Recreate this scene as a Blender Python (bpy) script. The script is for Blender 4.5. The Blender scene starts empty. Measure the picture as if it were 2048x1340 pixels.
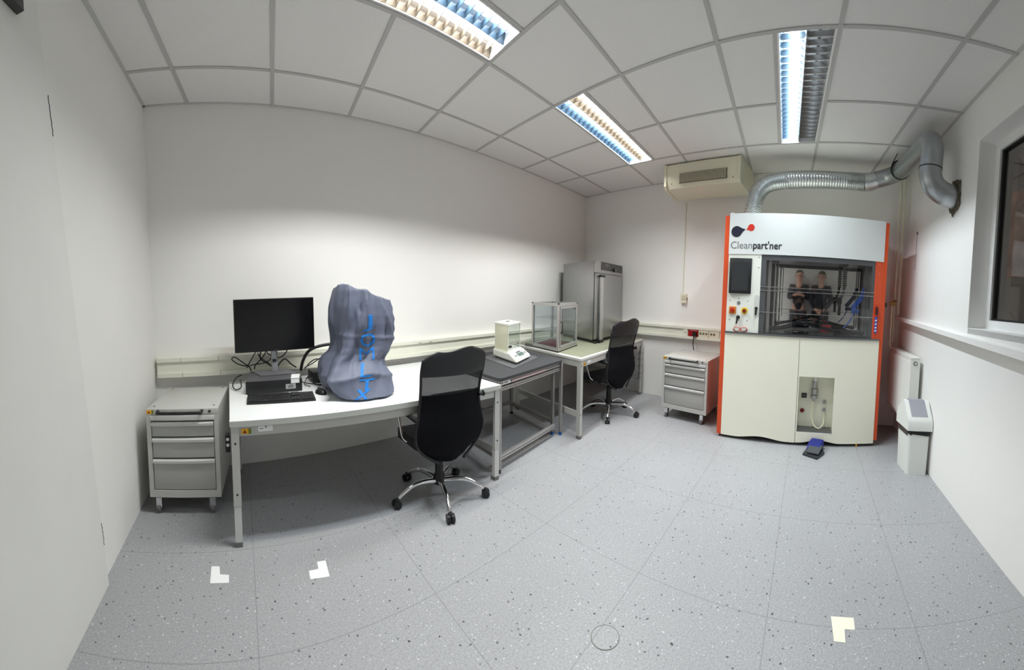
import bpy, bmesh, math, random
from mathutils import Matrix, Vector, noise
from mathutils.bvhtree import BVHTree
PI = math.pi
C = bpy.context.scene.collection
SC = bpy.context.scene
rnd = random.Random(7)

# ------------------------------------------------------------------ camera (a handheld sweep panorama: cylindrical)
CX, CY, F = 503.008, 638.777, 771.745
M = [[0.9818468, -0.1862408, -0.0359330], [0.1839417, 0.9811518, -0.0592171], [0.0462844, 0.0515325, 0.9975982]]
cam = bpy.data.cameras.new('camera')
cam_o = bpy.data.objects.new('camera', cam)
C.objects.link(cam_o)
SC.camera = cam_o
cam.type = 'PANO'
cam.panorama_type = 'CENTRAL_CYLINDRICAL'
cam.central_cylindrical_range_u_min = -CX / F
cam.central_cylindrical_range_u_max = (2048 - CX) / F
cam.central_cylindrical_range_v_min = -(1340 - CY) / F
cam.central_cylindrical_range_v_max = CY / F
cam.clip_start = 0.01
cam_o.matrix_world = Matrix(((M[0][0], M[2][0], -M[1][0], 0), (M[0][1], M[2][1], -M[1][1], 0),
                             (M[0][2], M[2][2], -M[1][2], 1.3790751), (0, 0, 0, 1)))
# ------------------------------------------------------------------ world, exposure
w = bpy.data.worlds.new('night')
SC.world = w
w.use_nodes = True
w.node_tree.nodes['Background'].inputs[0].default_value = (.30, .28, .26, 1)
w.node_tree.nodes['Background'].inputs[1].default_value = 1.2
SC.view_settings.view_transform = 'Standard'
SC.view_settings.look = 'None'
SC.view_settings.gamma = 1
SC.view_settings.use_curve_mapping = False
SC.view_settings.exposure = 0.0
SC.cycles.max_bounces = 10
SC.cycles.diffuse_bounces = 6
SC.cycles.glossy_bounces = 6
SC.cycles.transmission_bounces = 8
SC.cycles.transparent_max_bounces = 12
SC.cycles.sample_clamp_indirect = 4
SC.cycles.caustics_reflective = False
SC.cycles.caustics_refractive = False
LAMP = 43.0     # watts of one tube strip


# ------------------------------------------------------------------ materials
def srgb(r, g, b):
    f = lambda c: (c / 255 / 12.92) if c / 255 <= .04045 else ((c / 255 + .055) / 1.055) ** 2.4
    return (f(r), f(g), f(b), 1)


MATS = {}


def mat(name, col, rough=.5, metal=0.0, bump=0.0, bscale=60.0, vary=0.0, vscale=4.0, alpha=1.0, emit=0.0, spec=.5, aniso=None, trans=0.0, ior=1.45):
    if name in MATS:
        return MATS[name]
    m = bpy.data.materials.new(name)
    m.use_nodes = True
    nt = m.node_tree
    b = nt.nodes['Principled BSDF']
    b.inputs['Base Color'].default_value = col
    b.inputs['Roughness'].default_value = rough
    b.inputs['Metallic'].default_value = metal
    b.inputs['Specular IOR Level'].default_value = spec
    b.inputs['Alpha'].default_value = alpha
    b.inputs['IOR'].default_value = ior
    if trans:
        b.inputs['Transmission Weight'].default_value = trans
    if emit:
        b.inputs['Emission Color'].default_value = col
        b.inputs['Emission Strength'].default_value = emit
    tc = nt.nodes.new('ShaderNodeTexCoord')
    if bump or vary:
        mp = nt.nodes.new('ShaderNodeMapping')
        nt.links.new(tc.outputs['Object'], mp.inputs[0])
        if aniso:
            mp.inputs['Scale'].default_value = aniso
    if bump:
        n = nt.nodes.new('ShaderNodeTexNoise')
        n.inputs['Scale'].default_value = bscale
        n.inputs['Detail'].default_value = 4
        nt.links.new(mp.outputs[0], n.inputs['Vector'])
        bp = nt.nodes.new('ShaderNodeBump')
        bp.inputs['Strength'].default_value = bump
        bp.inputs['Distance'].default_value = .004
        nt.links.new(n.outputs['Fac'], bp.inputs['Height'])
        nt.links.new(bp.outputs[0], b.inputs['Normal'])
    if vary:
        n2 = nt.nodes.new('ShaderNodeTexNoise')
        n2.inputs['Scale'].default_value = vscale
        n2.inputs['Detail'].default_value = 5
        nt.links.new(mp.outputs[0], n2.inputs['Vector'])
        r = nt.nodes.new('ShaderNodeMapRange')
        r.inputs['From Min'].default_value = .3
        r.inputs['From Max'].default_value = .7
        r.inputs['To Min'].default_value = 1 - vary
        r.inputs['To Max'].default_value = 1 + vary
        nt.links.new(n2.outputs['Fac'], r.inputs['Value'])
        mx = nt.nodes.new('ShaderNodeVectorMath')
        mx.operation = 'SCALE'
        mx.inputs[0].default_value = col[:3]
        nt.links.new(r.outputs[0], mx.inputs['Scale'])
        nt.links.new(mx.outputs[0], b.inputs['Base Color'])
    MATS[name] = m
    return m


WALL = mat('wall_paint', (.85, .842, .815, 1), .75, bump=.06, bscale=90, vary=.012, vscale=1.5)
PIER = mat('pier_paint', (.80, .80, .77, 1), .7, bump=.05, bscale=90, vary=.012)
TILE = mat('ceiling_tile', (.80, .785, .77, 1), .95, bump=.35, bscale=260, vary=.05, vscale=180)
TBAR = mat('ceiling_tbar', (.50, .49, .48, 1), .6)
TRUNK = mat('trunking_plastic', srgb(226, 226, 212), .45, vary=.01)
TRUNKD = mat('trunking_seam', srgb(120, 120, 112), .6)
GREYM = mat('light_grey_steel', srgb(186, 186, 181), .5, bump=.02, bscale=200, vary=.02, vscale=30)
GREYL = mat('drawer_lip_steel', srgb(205, 205, 202), .4)
GREYD = mat('drawer_front_steel', srgb(172, 172, 168), .55, bump=.03, bscale=300, vary=.02, vscale=60)
DESK = mat('white_laminate', srgb(232, 234, 233), .35, vary=.01, vscale=8)
EDGE = mat('grey_edge_band', srgb(190, 192, 186), .5)
ALU = mat('anodised_aluminium', srgb(188, 186, 184), .38, metal=.55, vary=.03, vscale=20)
BLACK = mat('black_plastic', (.012, .012, .013, 1), .45)
BLACKS = mat('black_screen', (.004, .004, .005, 1), .25, spec=.4)
RUBBER = mat('black_rubber_mat', srgb(62, 63, 65), .8, bump=.05, bscale=200, vary=.04)
PAD = mat('grey_rubber_pad', srgb(92, 93, 95), .7, vary=.05)
GREEN = mat('green_bench_mat', srgb(134, 136, 115), .6, vary=.03, vscale=15)
CHROME = mat('chrome', (.82, .82, .83, 1), .08, metal=1)
STEEL = mat('brushed_steel', srgb(172, 172, 172), .3, metal=.9, vary=.03, vscale=3, aniso=(1, 1, 60))
STEELD = mat('stainless_ledge', srgb(120, 122, 124), .3, metal=.8, vary=.05, vscale=6)
MIRROR = mat('polished_steel', (.88, .87, .86, 1), .03, metal=1)
CREAM = mat('cream_powder_coat', srgb(240, 239, 221), .35, vary=.008)
WHITEM = mat('white_powder_coat', srgb(212, 215, 212), .35)
ORANGE = mat('orange_powder_coat', srgb(208, 78, 38), .35)
FABRIC = mat('grey_nylon_cover', srgb(98, 104, 122), .55, bump=.5, bscale=22, vary=.05, vscale=10)
BLUEINK = mat('blue_print', srgb(20, 120, 205), .6)
LEATHER = mat('black_leatherette', (.016, .016, .018, 1), .5, bump=.1, bscale=250)
MESHB = mat('black_back_fabric', (.006, .006, .008, 1), .9, spec=.15)
YELLOW = mat('yellow_sticker', srgb(232, 168, 40), .5)
GREENST = mat('green_sticker', srgb(110, 130, 40), .5)
INK = mat('dark_ink', (.02, .02, .025, 1), .6)
NAVY = mat('navy_ink', srgb(24, 26, 48), .5)
REDINK = mat('red_ink', srgb(196, 44, 30), .5)
GREYINK = mat('grey_ink', srgb(120, 124, 126), .5)
PAPER = mat('white_paper', srgb(236, 237, 236), .7)
PAPERC = mat('cream_tape', srgb(236, 236, 214), .6)
IVORY = mat('ivory_plastic', srgb(222, 218, 196), .4)
IVORYD = mat('ivory_shade_plastic', srgb(120, 112, 92), .6)
GALV = mat('galvanised_steel', srgb(168, 172, 174), .3, metal=.85, bump=.03, bscale=30, vary=.08, vscale=25)
FOIL = mat('flexible_foil', srgb(196, 200, 200), .2, metal=.85, bump=.1, bscale=90, vary=.1, vscale=60)
BRASS = mat('brass', srgb(176, 140, 80), .35, metal=.8)
RADW = mat('radiator_white', srgb(232, 232, 226), .4)
BINW = mat('bin_plastic', srgb(222, 224, 220), .45)
BINL = mat('bin_flap_grey', srgb(150, 152, 160), .5)
BAG = mat('black_bag', (.01, .01, .01, 1), .3, bump=.6, bscale=30)
BALW = mat('balance_white', srgb(236, 236, 228), .4)
BALP = mat('tinted_panel', srgb(232, 232, 205), .3, alpha=.72)
LCD = mat('lcd_green', srgb(92, 112, 104), .2)
BLUEP = mat('blue_plastic', srgb(30, 40, 120), .5)
BLUEFOOT = mat('blue_foot', srgb(20, 90, 150), .5)
REDP = mat('red_plastic', srgb(150, 14, 20), .35)
PLASTER = mat('broken_plaster', srgb(92, 86, 70), .95, bump=1.0, bscale=60, vary=.4, vscale=40)
DARKM = mat('dark_fascia', srgb(58, 58, 58), .4)
MAROON = mat('maroon_base', srgb(96, 40, 42), .6)
PVC = mat('white_window_frame', srgb(236, 236, 234), .35)
GASKET = mat('black_gasket', (.008, .008, .008, 1), .5)


def glass(name, tint, fac, rough=.02):
    m = bpy.data.materials.new(name)
    m.use_nodes = True
    nt = m.node_tree
    nt.nodes.remove(nt.nodes['Principled BSDF'])
    out = nt.nodes['Material Output']
    tr = nt.nodes.new('ShaderNodeBsdfTransparent')
    tr.inputs[0].default_value = tint
    gl = nt.nodes.new('ShaderNodeBsdfGlossy')
    gl.inputs['Roughness'].default_value = rough
    fr = nt.nodes.new('ShaderNodeFresnel')
    fr.inputs[0].default_value = 1.5
    mx = nt.nodes.new('ShaderNodeMixShader')
    ad = nt.nodes.new('ShaderNodeMath')
    ad.operation = 'ADD'
    ad.inputs[1].default_value = fac
    nt.links.new(fr.outputs[0], ad.inputs[0])
    ge = nt.nodes.new('ShaderNodeNewGeometry')
    iv = nt.nodes.new('ShaderNodeMath')
    iv.operation = 'SUBTRACT'
    iv.inputs[0].default_value = 1
    nt.links.new(ge.outputs['Backfacing'], iv.inputs[1])
    mu = nt.nodes.new('ShaderNodeMath')
    mu.operation = 'MULTIPLY'
    nt.links.new(ad.outputs[0], mu.inputs[0])
    nt.links.new(iv.outputs[0], mu.inputs[1])
    nt.links.new(mu.outputs[0], mx.inputs[0])
    nt.links.new(tr.outputs[0], mx.inputs[1])
    nt.links.new(gl.outputs[0], mx.inputs[2])
    nt.links.new(mx.outputs[0], out.inputs[0])
    MATS[name] = m
    return m


GLASS = glass('clear_glass', (.94, .96, .95, 1), .02)
SASH = glass('machine_glass', (.93, .93, .93, 1), .05)
WGLASS = glass('window_glass', (.75, .75, .75, 1), .05)
CABG = glass('cabinet_glass', (.90, .93, .94, 1), .04)


def mesh_band():
    m = bpy.data.materials.new('open_chair_mesh')
    m.use_nodes = True
    nt = m.node_tree
    b = nt.nodes['Principled BSDF']
    b.inputs['Base Color'].default_value = (.01, .01, .012, 1)
    b.inputs['Roughness'].default_value = .8
    b.inputs['Alpha'].default_value = .72
    tc = nt.nodes.new('ShaderNodeTexCoord')
    ch = nt.nodes.new('ShaderNodeTexChecker')
    ch.inputs['Scale'].default_value = 500
    nt.links.new(tc.outputs['Object'], ch.inputs[0])
    r = nt.nodes.new('ShaderNodeMapRange')
    r.inputs['To Min'].default_value = .6
    r.inputs['To Max'].default_value = .85
    nt.links.new(ch.outputs['Fac'], r.inputs['Value'])
    nt.links.new(r.outputs[0], b.inputs['Alpha'])
    return m


MBAND = mesh_band()


def floor_mat():
    m = bpy.data.materials.new('speckled_vinyl_floor')
    m.use_nodes = True
    nt = m.node_tree
    L = nt.links.new
    b = nt.nodes['Principled BSDF']
    b.inputs['Roughness'].default_value = .42
    b.inputs['Specular IOR Level'].default_value = .35
    tc = nt.nodes.new('ShaderNodeTexCoord')
    mp = nt.nodes.new('ShaderNodeMapping')
    L(tc.outputs['Object'], mp.inputs[0])

    def chips(scale, size, seed, dens):
        nz = nt.nodes.new('ShaderNodeTexNoise')
        nz.inputs['Scale'].default_value = scale * 1.3
        add = nt.nodes.new('ShaderNodeVectorMath')
        add.operation = 'MULTIPLY_ADD'
        add.inputs[1].default_value = (.5 / scale,) * 3
        L(mp.outputs[0], nz.inputs['Vector'])
        L(nz.outputs['Color'], add.inputs[0])
        off = nt.nodes.new('ShaderNodeVectorMath')
        off.operation = 'ADD'
        off.inputs[1].default_value = (seed, seed * 1.7, 0)
        L(mp.outputs[0], off.inputs[0])
        L(off.outputs[0], add.inputs[2])
        v = nt.nodes.new('ShaderNodeTexVoronoi')
        v.inputs['Scale'].default_value = scale
        L(add.outputs[0], v.inputs['Vector'])
        lt = nt.nodes.new('ShaderNodeMath')
        lt.operation = 'LESS_THAN'
        lt.inputs[1].default_value = size
        L(v.outputs['Distance'], lt.inputs[0])
        sp = nt.nodes.new('ShaderNodeSeparateColor')
        L(v.outputs['Color'], sp.inputs[0])
        l2 = nt.nodes.new('ShaderNodeMath')
        l2.operation = 'LESS_THAN'
        l2.inputs[1].default_value = dens
        L(sp.outputs[0], l2.inputs[0])
        mu = nt.nodes.new('ShaderNodeMath')
        mu.operation = 'MULTIPLY'
        L(lt.outputs[0], mu.inputs[0])
        L(l2.outputs[0], mu.inputs[1])
        return mu.outputs[0]

    def mixc(fac, a, bcol):
        mx = nt.nodes.new('ShaderNodeMix')
        mx.data_type = 'RGBA'
        if isinstance(fac, float):
            mx.inputs['Factor'].default_value = fac
        else:
            L(fac, mx.inputs['Factor'])
        if isinstance(a, tuple):
            mx.inputs['A'].default_value = a
        else:
            L(a, mx.inputs['A'])
        mx.inputs['B'].default_value = bcol
        return mx.outputs['Result']
    n1 = nt.nodes.new('ShaderNodeTexNoise')
    n1.inputs['Scale'].default_value = 120
    n1.inputs['Detail'].default_value = 3
    L(mp.outputs[0], n1.inputs['Vector'])
    ramp = nt.nodes.new('ShaderNodeValToRGB')
    ramp.color_ramp.elements[0].position = .35
    ramp.color_ramp.elements[0].color = (.305, .308, .316, 1)
    ramp.color_ramp.elements[1].position = .65
    ramp.color_ramp.elements[1].color = (.395, .398, .407, 1)
    L(n1.outputs['Fac'], ramp.inputs[0])
    c = ramp.outputs[0]
    c = mixc(chips(75, .22, 1.3, .32), c, (.27, .272, .28, 1))
    c = mixc(chips(70, .2, 7.7, .18), c, (.60, .605, .62, 1))
    c = mixc(chips(38, .17, 3.1, .22), c, (.10, .10, .11, 1))
    c = mixc(chips(26, .13, 9.2, .20), c, (.05, .05, .055, 1))
    c = mixc(chips(34, .15, 5.9, .12), c, (.56, .57, .58, 1))
    # scuffs and grime
    n2 = nt.nodes.new('ShaderNodeTexNoise')
    n2.inputs['Scale'].default_value = 1.6
    n2.inputs['Detail'].default_value = 6
    L(mp.outputs[0], n2.inputs['Vector'])
    r2 = nt.nodes.new('ShaderNodeMapRange')
    r2.inputs['From Min'].default_value = .35
    r2.inputs['From Max'].default_value = .75
    r2.inputs['To Min'].default_value = 0
    r2.inputs['To Max'].default_value = .12
    L(n2.outputs['Fac'], r2.inputs['Value'])
    c = mixc(r2.outputs[0], c, (.20, .20, .205, 1))
    # welded seams between the sheets: two families of lines
    sx = nt.nodes.new('ShaderNodeSeparateXYZ')
    L(tc.outputs['Object'], sx.inputs[0])

    def mth(op, a, bb=None):
        n = nt.nodes.new('ShaderNodeMath')
        n.operation = op
        for i, s in ((0, a), (1, bb)):
            if s is None:
                continue
            if isinstance(s, (int, float)):
                n.inputs[i].default_value = s
            else:
                L(s, n.inputs[i])
        return n.outputs[0]

    def line(expr, period, hw):
        fr = mth('FRACT', mth('DIVIDE', expr, period))
        d = mth('ABSOLUTE', mth('SUBTRACT', fr, .5))
        return mth('LESS_THAN', mth('SUBTRACT', .5, d), hw / period)
    s1 = mth('SUBTRACT', mth('SUBTRACT', sx.outputs[0], mth('MULTIPLY', mth('SUBTRACT', sx.outputs[1], .63), .16)), 1.72 - 8)
    t1 = mth('ADD', mth('ADD', sx.outputs[1], mth('MULTIPLY', mth('SUBTRACT', sx.outputs[0], 2.0), .06)), 6.4 - .63)
    l1 = line(s1, .8, .0022)
    l2 = line(t1, .64, .0022)
    seam = mth('MULTIPLY', mth('MAXIMUM', l1, l2), .42)
    c = mixc(seam, c, (.14, .14, .145, 1))
    # ring scratched where the round lid sits
    dx = mth('SUBTRACT', sx.outputs[0], 1.327)
    dy = mth('SUBTRACT', sx.outputs[1], .633)
    rr = mth('SQRT', mth('ADD', mth('MULTIPLY', dx, dx), mth('MULTIPLY', dy, dy)))
    ring = mth('LESS_THAN', mth('ABSOLUTE', mth('SUBTRACT', rr, .056)), .0016)
    c = mixc(mth('MULTIPLY', ring, .6), c, (.2, .2, .16, 1))
    L(c, b.inputs['Base Color'])
    bp = nt.nodes.new('ShaderNodeBump')
    bp.inputs['Strength'].default_value = .05
    L(n1.outputs['Fac'], bp.inputs['Height'])
    L(bp.outputs[0], b.inputs['Normal'])
    return m


# ------------------------------------------------------------------ helpers
class Fr:
    """Footprint frame: local x runs A->B, local y runs A->C, z up; a fourth corner D bends it."""
    def __init__(s, A, B=None, Cc=None, w=None, d=None, z=0, D=None):
        s.A = Vector((A[0], A[1])); s.z = z
        if B is None:
            s.B = s.A + Vector((1, 0)); s.C = s.A + Vector((0, 1)); s.w = s.d = 1
        else:
            s.B = Vector(B[:2]); s.C = Vector(Cc[:2])
            s.w = w or (s.B - s.A).length; s.d = d or (s.C - s.A).length
        s.D = Vector(D[:2]) if D else s.B + s.C - s.A
        s.zs = 1.0

    def m(s, v):
        x, y = v[0] / s.w, v[1] / s.d
        p = (s.B - s.A) * x + (s.C - s.A) * y + (s.D - s.B - s.C + s.A) * (x * y)
        return Vector((p.x, p.y, v[2] * s.zs))

    def o(s):
        return Vector((s.A.x, s.A.y, s.z))


def rotfr(x, y, z, a):
    c, sn = math.cos(a), math.sin(a)
    return Fr((x, y), (x + c, y + sn), (x - sn, y + c), z=z)


FR = Fr((0, 0))


def thing(name, label, cat, fr, group=None):
    global FR
    FR = fr
    o = bpy.data.objects.new(name, None)
    o.empty_display_size = .1
    C.objects.link(o)
    o.location = fr.o()
    o['label'] = label
    o['category'] = cat
    if group:
        o['group'] = group
    return o


def obj(name, bm, m, parent=None, label=None, smooth=None, fr=None):
    fr = fr or FR
    for v in bm.verts:
        v.co = fr.m(v.co)
    bmesh.ops.recalc_face_normals(bm, faces=bm.faces)
    me = bpy.data.meshes.new(name)
    bm.to_mesh(me)
    bm.free()
    me.materials.append(m)
    if smooth is not None:
        for p in me.polygons:
            p.use_smooth = True
        me.set_sharp_from_angle(angle=math.radians(smooth))
    o = bpy.data.objects.new(name, me)
    C.objects.link(o)
    if parent:
        o.parent = parent
    else:
        o.location = fr.o()
    if label:
        o['label'] = label
    return o


def tag(o, label, cat, group=None):
    o['label'] = label
    o['category'] = cat
    if group:
        o['group'] = group
    return o


def struct(name, bm, m, parent=None, smooth=None):
    o = obj(name, bm, m, parent, smooth=smooth, fr=Fr((0, 0)))
    if not parent:
        o['kind'] = 'structure'
    return o


def NB():
    return bmesh.new()


def bx(bm, x0, x1, y0, y1, z0, z1, bev=0, seg=2):
    vs = [bm.verts.new((x, y, z)) for x in (x0, x1) for y in (y0, y1) for z in (z0, z1)]
    fs = []
    for f in ((0, 1, 3, 2), (4, 6, 7, 5), (0, 4, 5, 1), (2, 3, 7, 6), (0, 2, 6, 4), (1, 5, 7, 3)):
        fs.append(bm.faces.new([vs[i] for i in f]))
    if bev:
        es = list({e for f in fs for e in f.edges})
        bmesh.ops.bevel(bm, geom=es, offset=bev, segments=seg, affect='EDGES', profile=.5)
    return bm


def quad(bm, *pts):
    bm.faces.new([bm.verts.new(p) for p in pts])
    return bm


def ring_pts(c, ax, r, seg, ref=None):
    ax = Vector(ax).normalized()
    u = ax.orthogonal().normalized() if ref is None else (ref - ax * ref.dot(ax)).normalized()
    v = ax.cross(u)
    return [Vector(c) + (u * math.cos(2 * PI * k / seg) + v * math.sin(2 * PI * k / seg)) * r for k in range(seg)], u


def cy(bm, p, q, r, r2=None, seg=16, cap=True):
    p, q = Vector(p), Vector(q)
    r2 = r if r2 is None else r2
    a, u = ring_pts(p, q - p, r, seg)
    b, _ = ring_pts(q, q - p, r2, seg, u)
    A = [bm.verts.new(x) for x in a]
    B = [bm.verts.new(x) for x in b]
    for k in range(seg):
        bm.faces.new((A[k], A[(k + 1) % seg], B[(k + 1) % seg], B[k]))
    if cap:
        bm.faces.new(A[::-1])
        bm.faces.new(B)
    return bm


def spline(pts, n=8):
    P = [Vector(p) for p in pts]
    P = [P[0] * 2 - P[1]] + P + [P[-1] * 2 - P[-2]]
    out = []
    for i in range(1, len(P) - 2):
        for k in range(n):
            t = k / n
            out.append(.5 * ((2 * P[i]) + (-P[i - 1] + P[i + 1]) * t + (2 * P[i - 1] - 5 * P[i] + 4 * P[i + 1] - P[i + 2]) * t * t
                             + (-P[i - 1] + 3 * P[i] - 3 * P[i + 1] + P[i + 2]) * t ** 3))
    out.append(P[-2])
    return out


def tube(bm, pts, r, seg=10, n=0, rad=None, cap=True):
    if n:
        pts = spline(pts, n)
    pts = [Vector(p) for p in pts]
    prev = None
    u = None
    N = len(pts)
    for i, p in enumerate(pts):
        t = (pts[min(i + 1, N - 1)] - pts[max(i - 1, 0)])
        if t.length < 1e-9:
            t = Vector((0, 0, 1))
        rr = rad(i / (N - 1), i) if rad else r
        ps, u = ring_pts(p, t, rr, seg, u)
        cur = [bm.verts.new(x) for x in ps]
        if prev:
            for k in range(seg):
                bm.faces.new((prev[k], prev[(k + 1) % seg], cur[(k + 1) % seg], cur[k]))
        elif cap:
            bm.faces.new(cur[::-1])
        prev = cur
    if cap:
        bm.faces.new(prev)
    return bm


def lathe(bm, c, prof, seg=24, ax='z'):
    """prof = [(r, h)] around the axis through c"""
    rings = []
    for r, h in prof:
        ring = []
        for k in range(seg):
            a = 2 * PI * k / seg
            if ax == 'z':
                p = (c[0] + r * math.cos(a), c[1] + r * math.sin(a), c[2] + h)
            elif ax == 'y':
                p = (c[0] + r * math.cos(a), c[1] + h, c[2] + r * math.sin(a))
            else:
                p = (c[0] + h, c[1] + r * math.cos(a), c[2] + r * math.sin(a))
            ring.append(bm.verts.new(p))
        rings.append(ring)
    for a, b in zip(rings, rings[1:]):
        for k in range(seg):
            bm.faces.new((a[k], a[(k + 1) % seg], b[(k + 1) % seg], b[k]))
    bm.faces.new(rings[0][::-1])
    bm.faces.new(rings[-1])
    return bm


def prism(bm, outline, a, b, plane='xz'):
    """outline 2D extruded between a and b along the third axis"""
    def P(u, v, h):
        return {'xz': (u, h, v), 'xy': (u, v, h), 'yz': (h, u, v)}[plane]
    lo = [bm.verts.new(P(u, v, a)) for u, v in outline]
    hi = [bm.verts.new(P(u, v, b)) for u, v in outline]
    n = len(outline)
    for k in range(n):
        bm.faces.new((lo[k], lo[(k + 1) % n], hi[(k + 1) % n], hi[k]))
    bm.faces.new(lo[::-1])
    bm.faces.new(hi)
    return bm


def text_bm(body, size, bold=0.0, extrude=0.0004, res=3):
    cu = bpy.data.curves.new('lettering', 'FONT')
    cu.body = body
    cu.size = size
    cu.offset = bold
    cu.extrude = extrude
    cu.resolution_u = res
    o = bpy.data.objects.new('lettering', cu)
    C.objects.link(o)
    dg = bpy.context.evaluated_depsgraph_get()
    me = bpy.data.meshes.new_from_object(o.evaluated_get(dg))
    bm = bmesh.new()
    bm.from_mesh(me)
    bpy.data.objects.remove(o)
    bpy.data.meshes.remove(me)
    bpy.data.curves.remove(cu)
    return bm


def rrect(x0, x1, y0, y1, r, n=5):
    out = []
    for cx_, cy_, a0 in ((x1 - r, y1 - r, 0), (x0 + r, y1 - r, 90), (x0 + r, y0 + r, 180), (x1 - r, y0 + r, 270)):
        for k in range(n + 1):
            a = math.radians(a0 + 90 * k / n)
            out.append((cx_ + r * math.cos(a), cy_ + r * math.sin(a)))
    return out


def merge(bm, other, mtx=None):
    me = bpy.data.meshes.new('tmp')
    other.to_mesh(me)
    other.free()
    if mtx is not None:
        me.transform(mtx)
    bm.from_mesh(me)
    bpy.data.meshes.remove(me)
    return bm


# ------------------------------------------------------------------ the room
H = 2.8946
NL, NF, FW, LW = (-.215, 3.085), (5.353, 3.085), (4.284, -1.309), (-.92, -1.05)
BL, BR = (-1.35, -2.6), (3.97, -2.6)          # the room goes on behind the camera
lerp = lambda a, b, t: (a[0] + (b[0] - a[0]) * t, a[1] + (b[1] - a[1]) * t)


def vwall(name, a, b, m=WALL, z0=0, z1=H, t=.1):
    """a wall with thickness, growing away from the room"""
    d = Vector((b[0] - a[0], b[1] - a[1])).normalized()
    n = Vector((d.y, -d.x))
    mid = Vector(((a[0] + b[0]) / 2, (a[1] + b[1]) / 2))
    if n.dot(mid - Vector((1.8, .9))) < 0:
        n = -n
    bm = NB()
    o = [Vector(a[:2]), Vector(b[:2]), Vector(b[:2]) + n * t, Vector(a[:2]) + n * t]
    prism(bm, [(p.x, p.y) for p in o], z0, z1, 'xy')
    return struct(name, bm, m)


# floor slab and ceiling
bm = NB()
prism(bm, [(-2.2, -3.2), (5.9, -3.2), (5.9, 3.6), (-2.2, 3.6)], -.1, 0, 'xy')
FLOORM = floor_mat()
struct('floor', bm, FLOORM)

LWb = (-1.02, -1.7)
vwall('wall_left', lerp(NL, LW, 0), LW)
vwall('wall_rear', NL, NF)
vwall('wall_far', NF, FW)
# window wall with an opening
Wd = Vector((FW[0] - LW[0], FW[1] - LW[1])).normalized()
Wn = Vector((Wd.y, -Wd.x))        # points out of the room (-y)


def wpt(x, off=0):
    t = (x - LW[0]) / (FW[0] - LW[0])
    y = LW[1] + (FW[1] - LW[1]) * t
    return (x + Wn.x * off, y + Wn.y * off)


WX0, WX1, WZ0, WZ1 = .75, 2.37, 1.27, 2.56
bm = NB()
for xa, xb, za, zb in ((WX1, FW[0], 0, H), (LW[0], WX0, 0, H), (WX0, WX1, 0, WZ0), (WX0, WX1, WZ1, H)):
    o4 = [wpt(xa), wpt(xb), wpt(xb, .28), wpt(xa, .28)]
    prism(bm, o4, za, zb, 'xy')
struct('wall_window', bm, WALL)
# sky-dark hall outside the window
bm = NB()
prism(bm, [wpt(-3, 2.2), wpt(6.5, 2.2), wpt(6.5, 2.3), wpt(-3, 2.3)], 0, 2.0, 'xy')
struct('wall_outside', bm, mat('hall_wall', (.30, .29, .27, 1), .8))
bm = NB()
prism(bm, [wpt(-3, 2.2), wpt(6.5, 2.2), wpt(6.5, 2.3), wpt(-3, 2.3)], 2.0, 4.2, 'xy')
struct('wall_outer', bm, mat('hall_brick', (.34, .22, .17, 1), .8, vary=.5, vscale=2.5))
# window frame, gasket, pane
win = struct('window_1', bx(NB(), 0, .001, 0, .001, 0, .001), PVC)
bpy.data.objects.remove(win)


def wbox(bm, xa, xb, oa, ob, za, zb):
    prism(bm, [wpt(xa, oa), wpt(xb, oa), wpt(xb, ob), wpt(xa, ob)], za, zb, 'xy')
    return bm


bm = NB()
wbox(bm, WX1 - .065, WX1, .13, .2, WZ0, WZ1)
wbox(bm, WX0, WX0 + .065, .13, .2, WZ0, WZ1)
wbox(bm, WX0 + .065, WX1 - .065, .13, .2, WZ0, WZ0 + .065)
wbox(bm, WX0 + .065, WX1 - .065, .13, .2, WZ1 - .05, WZ1)
wf = struct('window_1', bm, PVC)
bm = NB()
wbox(bm, WX1 - .09, WX1 - .066, .145, .185, WZ0 + .066, WZ1 - .051)
wbox(bm, WX0 + .066, WX0 + .09, .145, .185, WZ0 + .066, WZ1 - .051)
wbox(bm, WX0 + .09, WX1 - .09, .145, .185, WZ0 + .066, WZ0 + .078)
wbox(bm, WX0 + .09, WX1 - .09, .145, .185, WZ1 - .063, WZ1 - .051)
struct('gasket', bm, GASKET, wf)
bm = wbox(NB(), WX0 + .09, WX1 - .09, .16, .166, WZ0 + .078, WZ1 - .063)
struct('pane', bm, WGLASS, wf)
# sill board that runs along the whole window wall
bm = NB()
za, zb = 1.245, 1.115
p = [(wpt(4.26, -.06), za), (wpt(.2, -.06), zb), (wpt(.2, .0), zb), (wpt(4.26, .0), za)]
lo = [bm.verts.new((q[0][0], q[0][1], q[1])) for q in p]
hi = [bm.verts.new((q[0][0], q[0][1], q[1] + .036)) for q in p]
for k in range(4):
    bm.faces.new((lo[k], lo[(k + 1) % 4], hi[(k + 1) % 4], hi[k]))
bm.faces.new(lo[::-1]); bm.faces.new(hi)
struct('trim_1', bm, WALL)
bm = wbox(NB(), WX0 + .002, WX1 - .002, .0, .13, WZ0 - .035, WZ0 + .004)
struct('trim_2', bm, PVC)
vwall('wall_back', (-.95, -1.16), (-.92, -1.05), t=.02)
# shallow pier on the left wall beside the camera
Ld = Vector((LW[0] - NL[0], LW[1] - NL[1])).normalized()
Lnrm = Vector((-Ld.y, Ld.x))
if Lnrm.x < 0:
    Lnrm = -Lnrm


def lpt(y, off=0):
    t = (y - NL[1]) / (LW[1] - NL[1])
    return (NL[0] + (LW[0] - NL[0]) * t + Lnrm.x * off, y + Lnrm.y * off)


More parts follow.
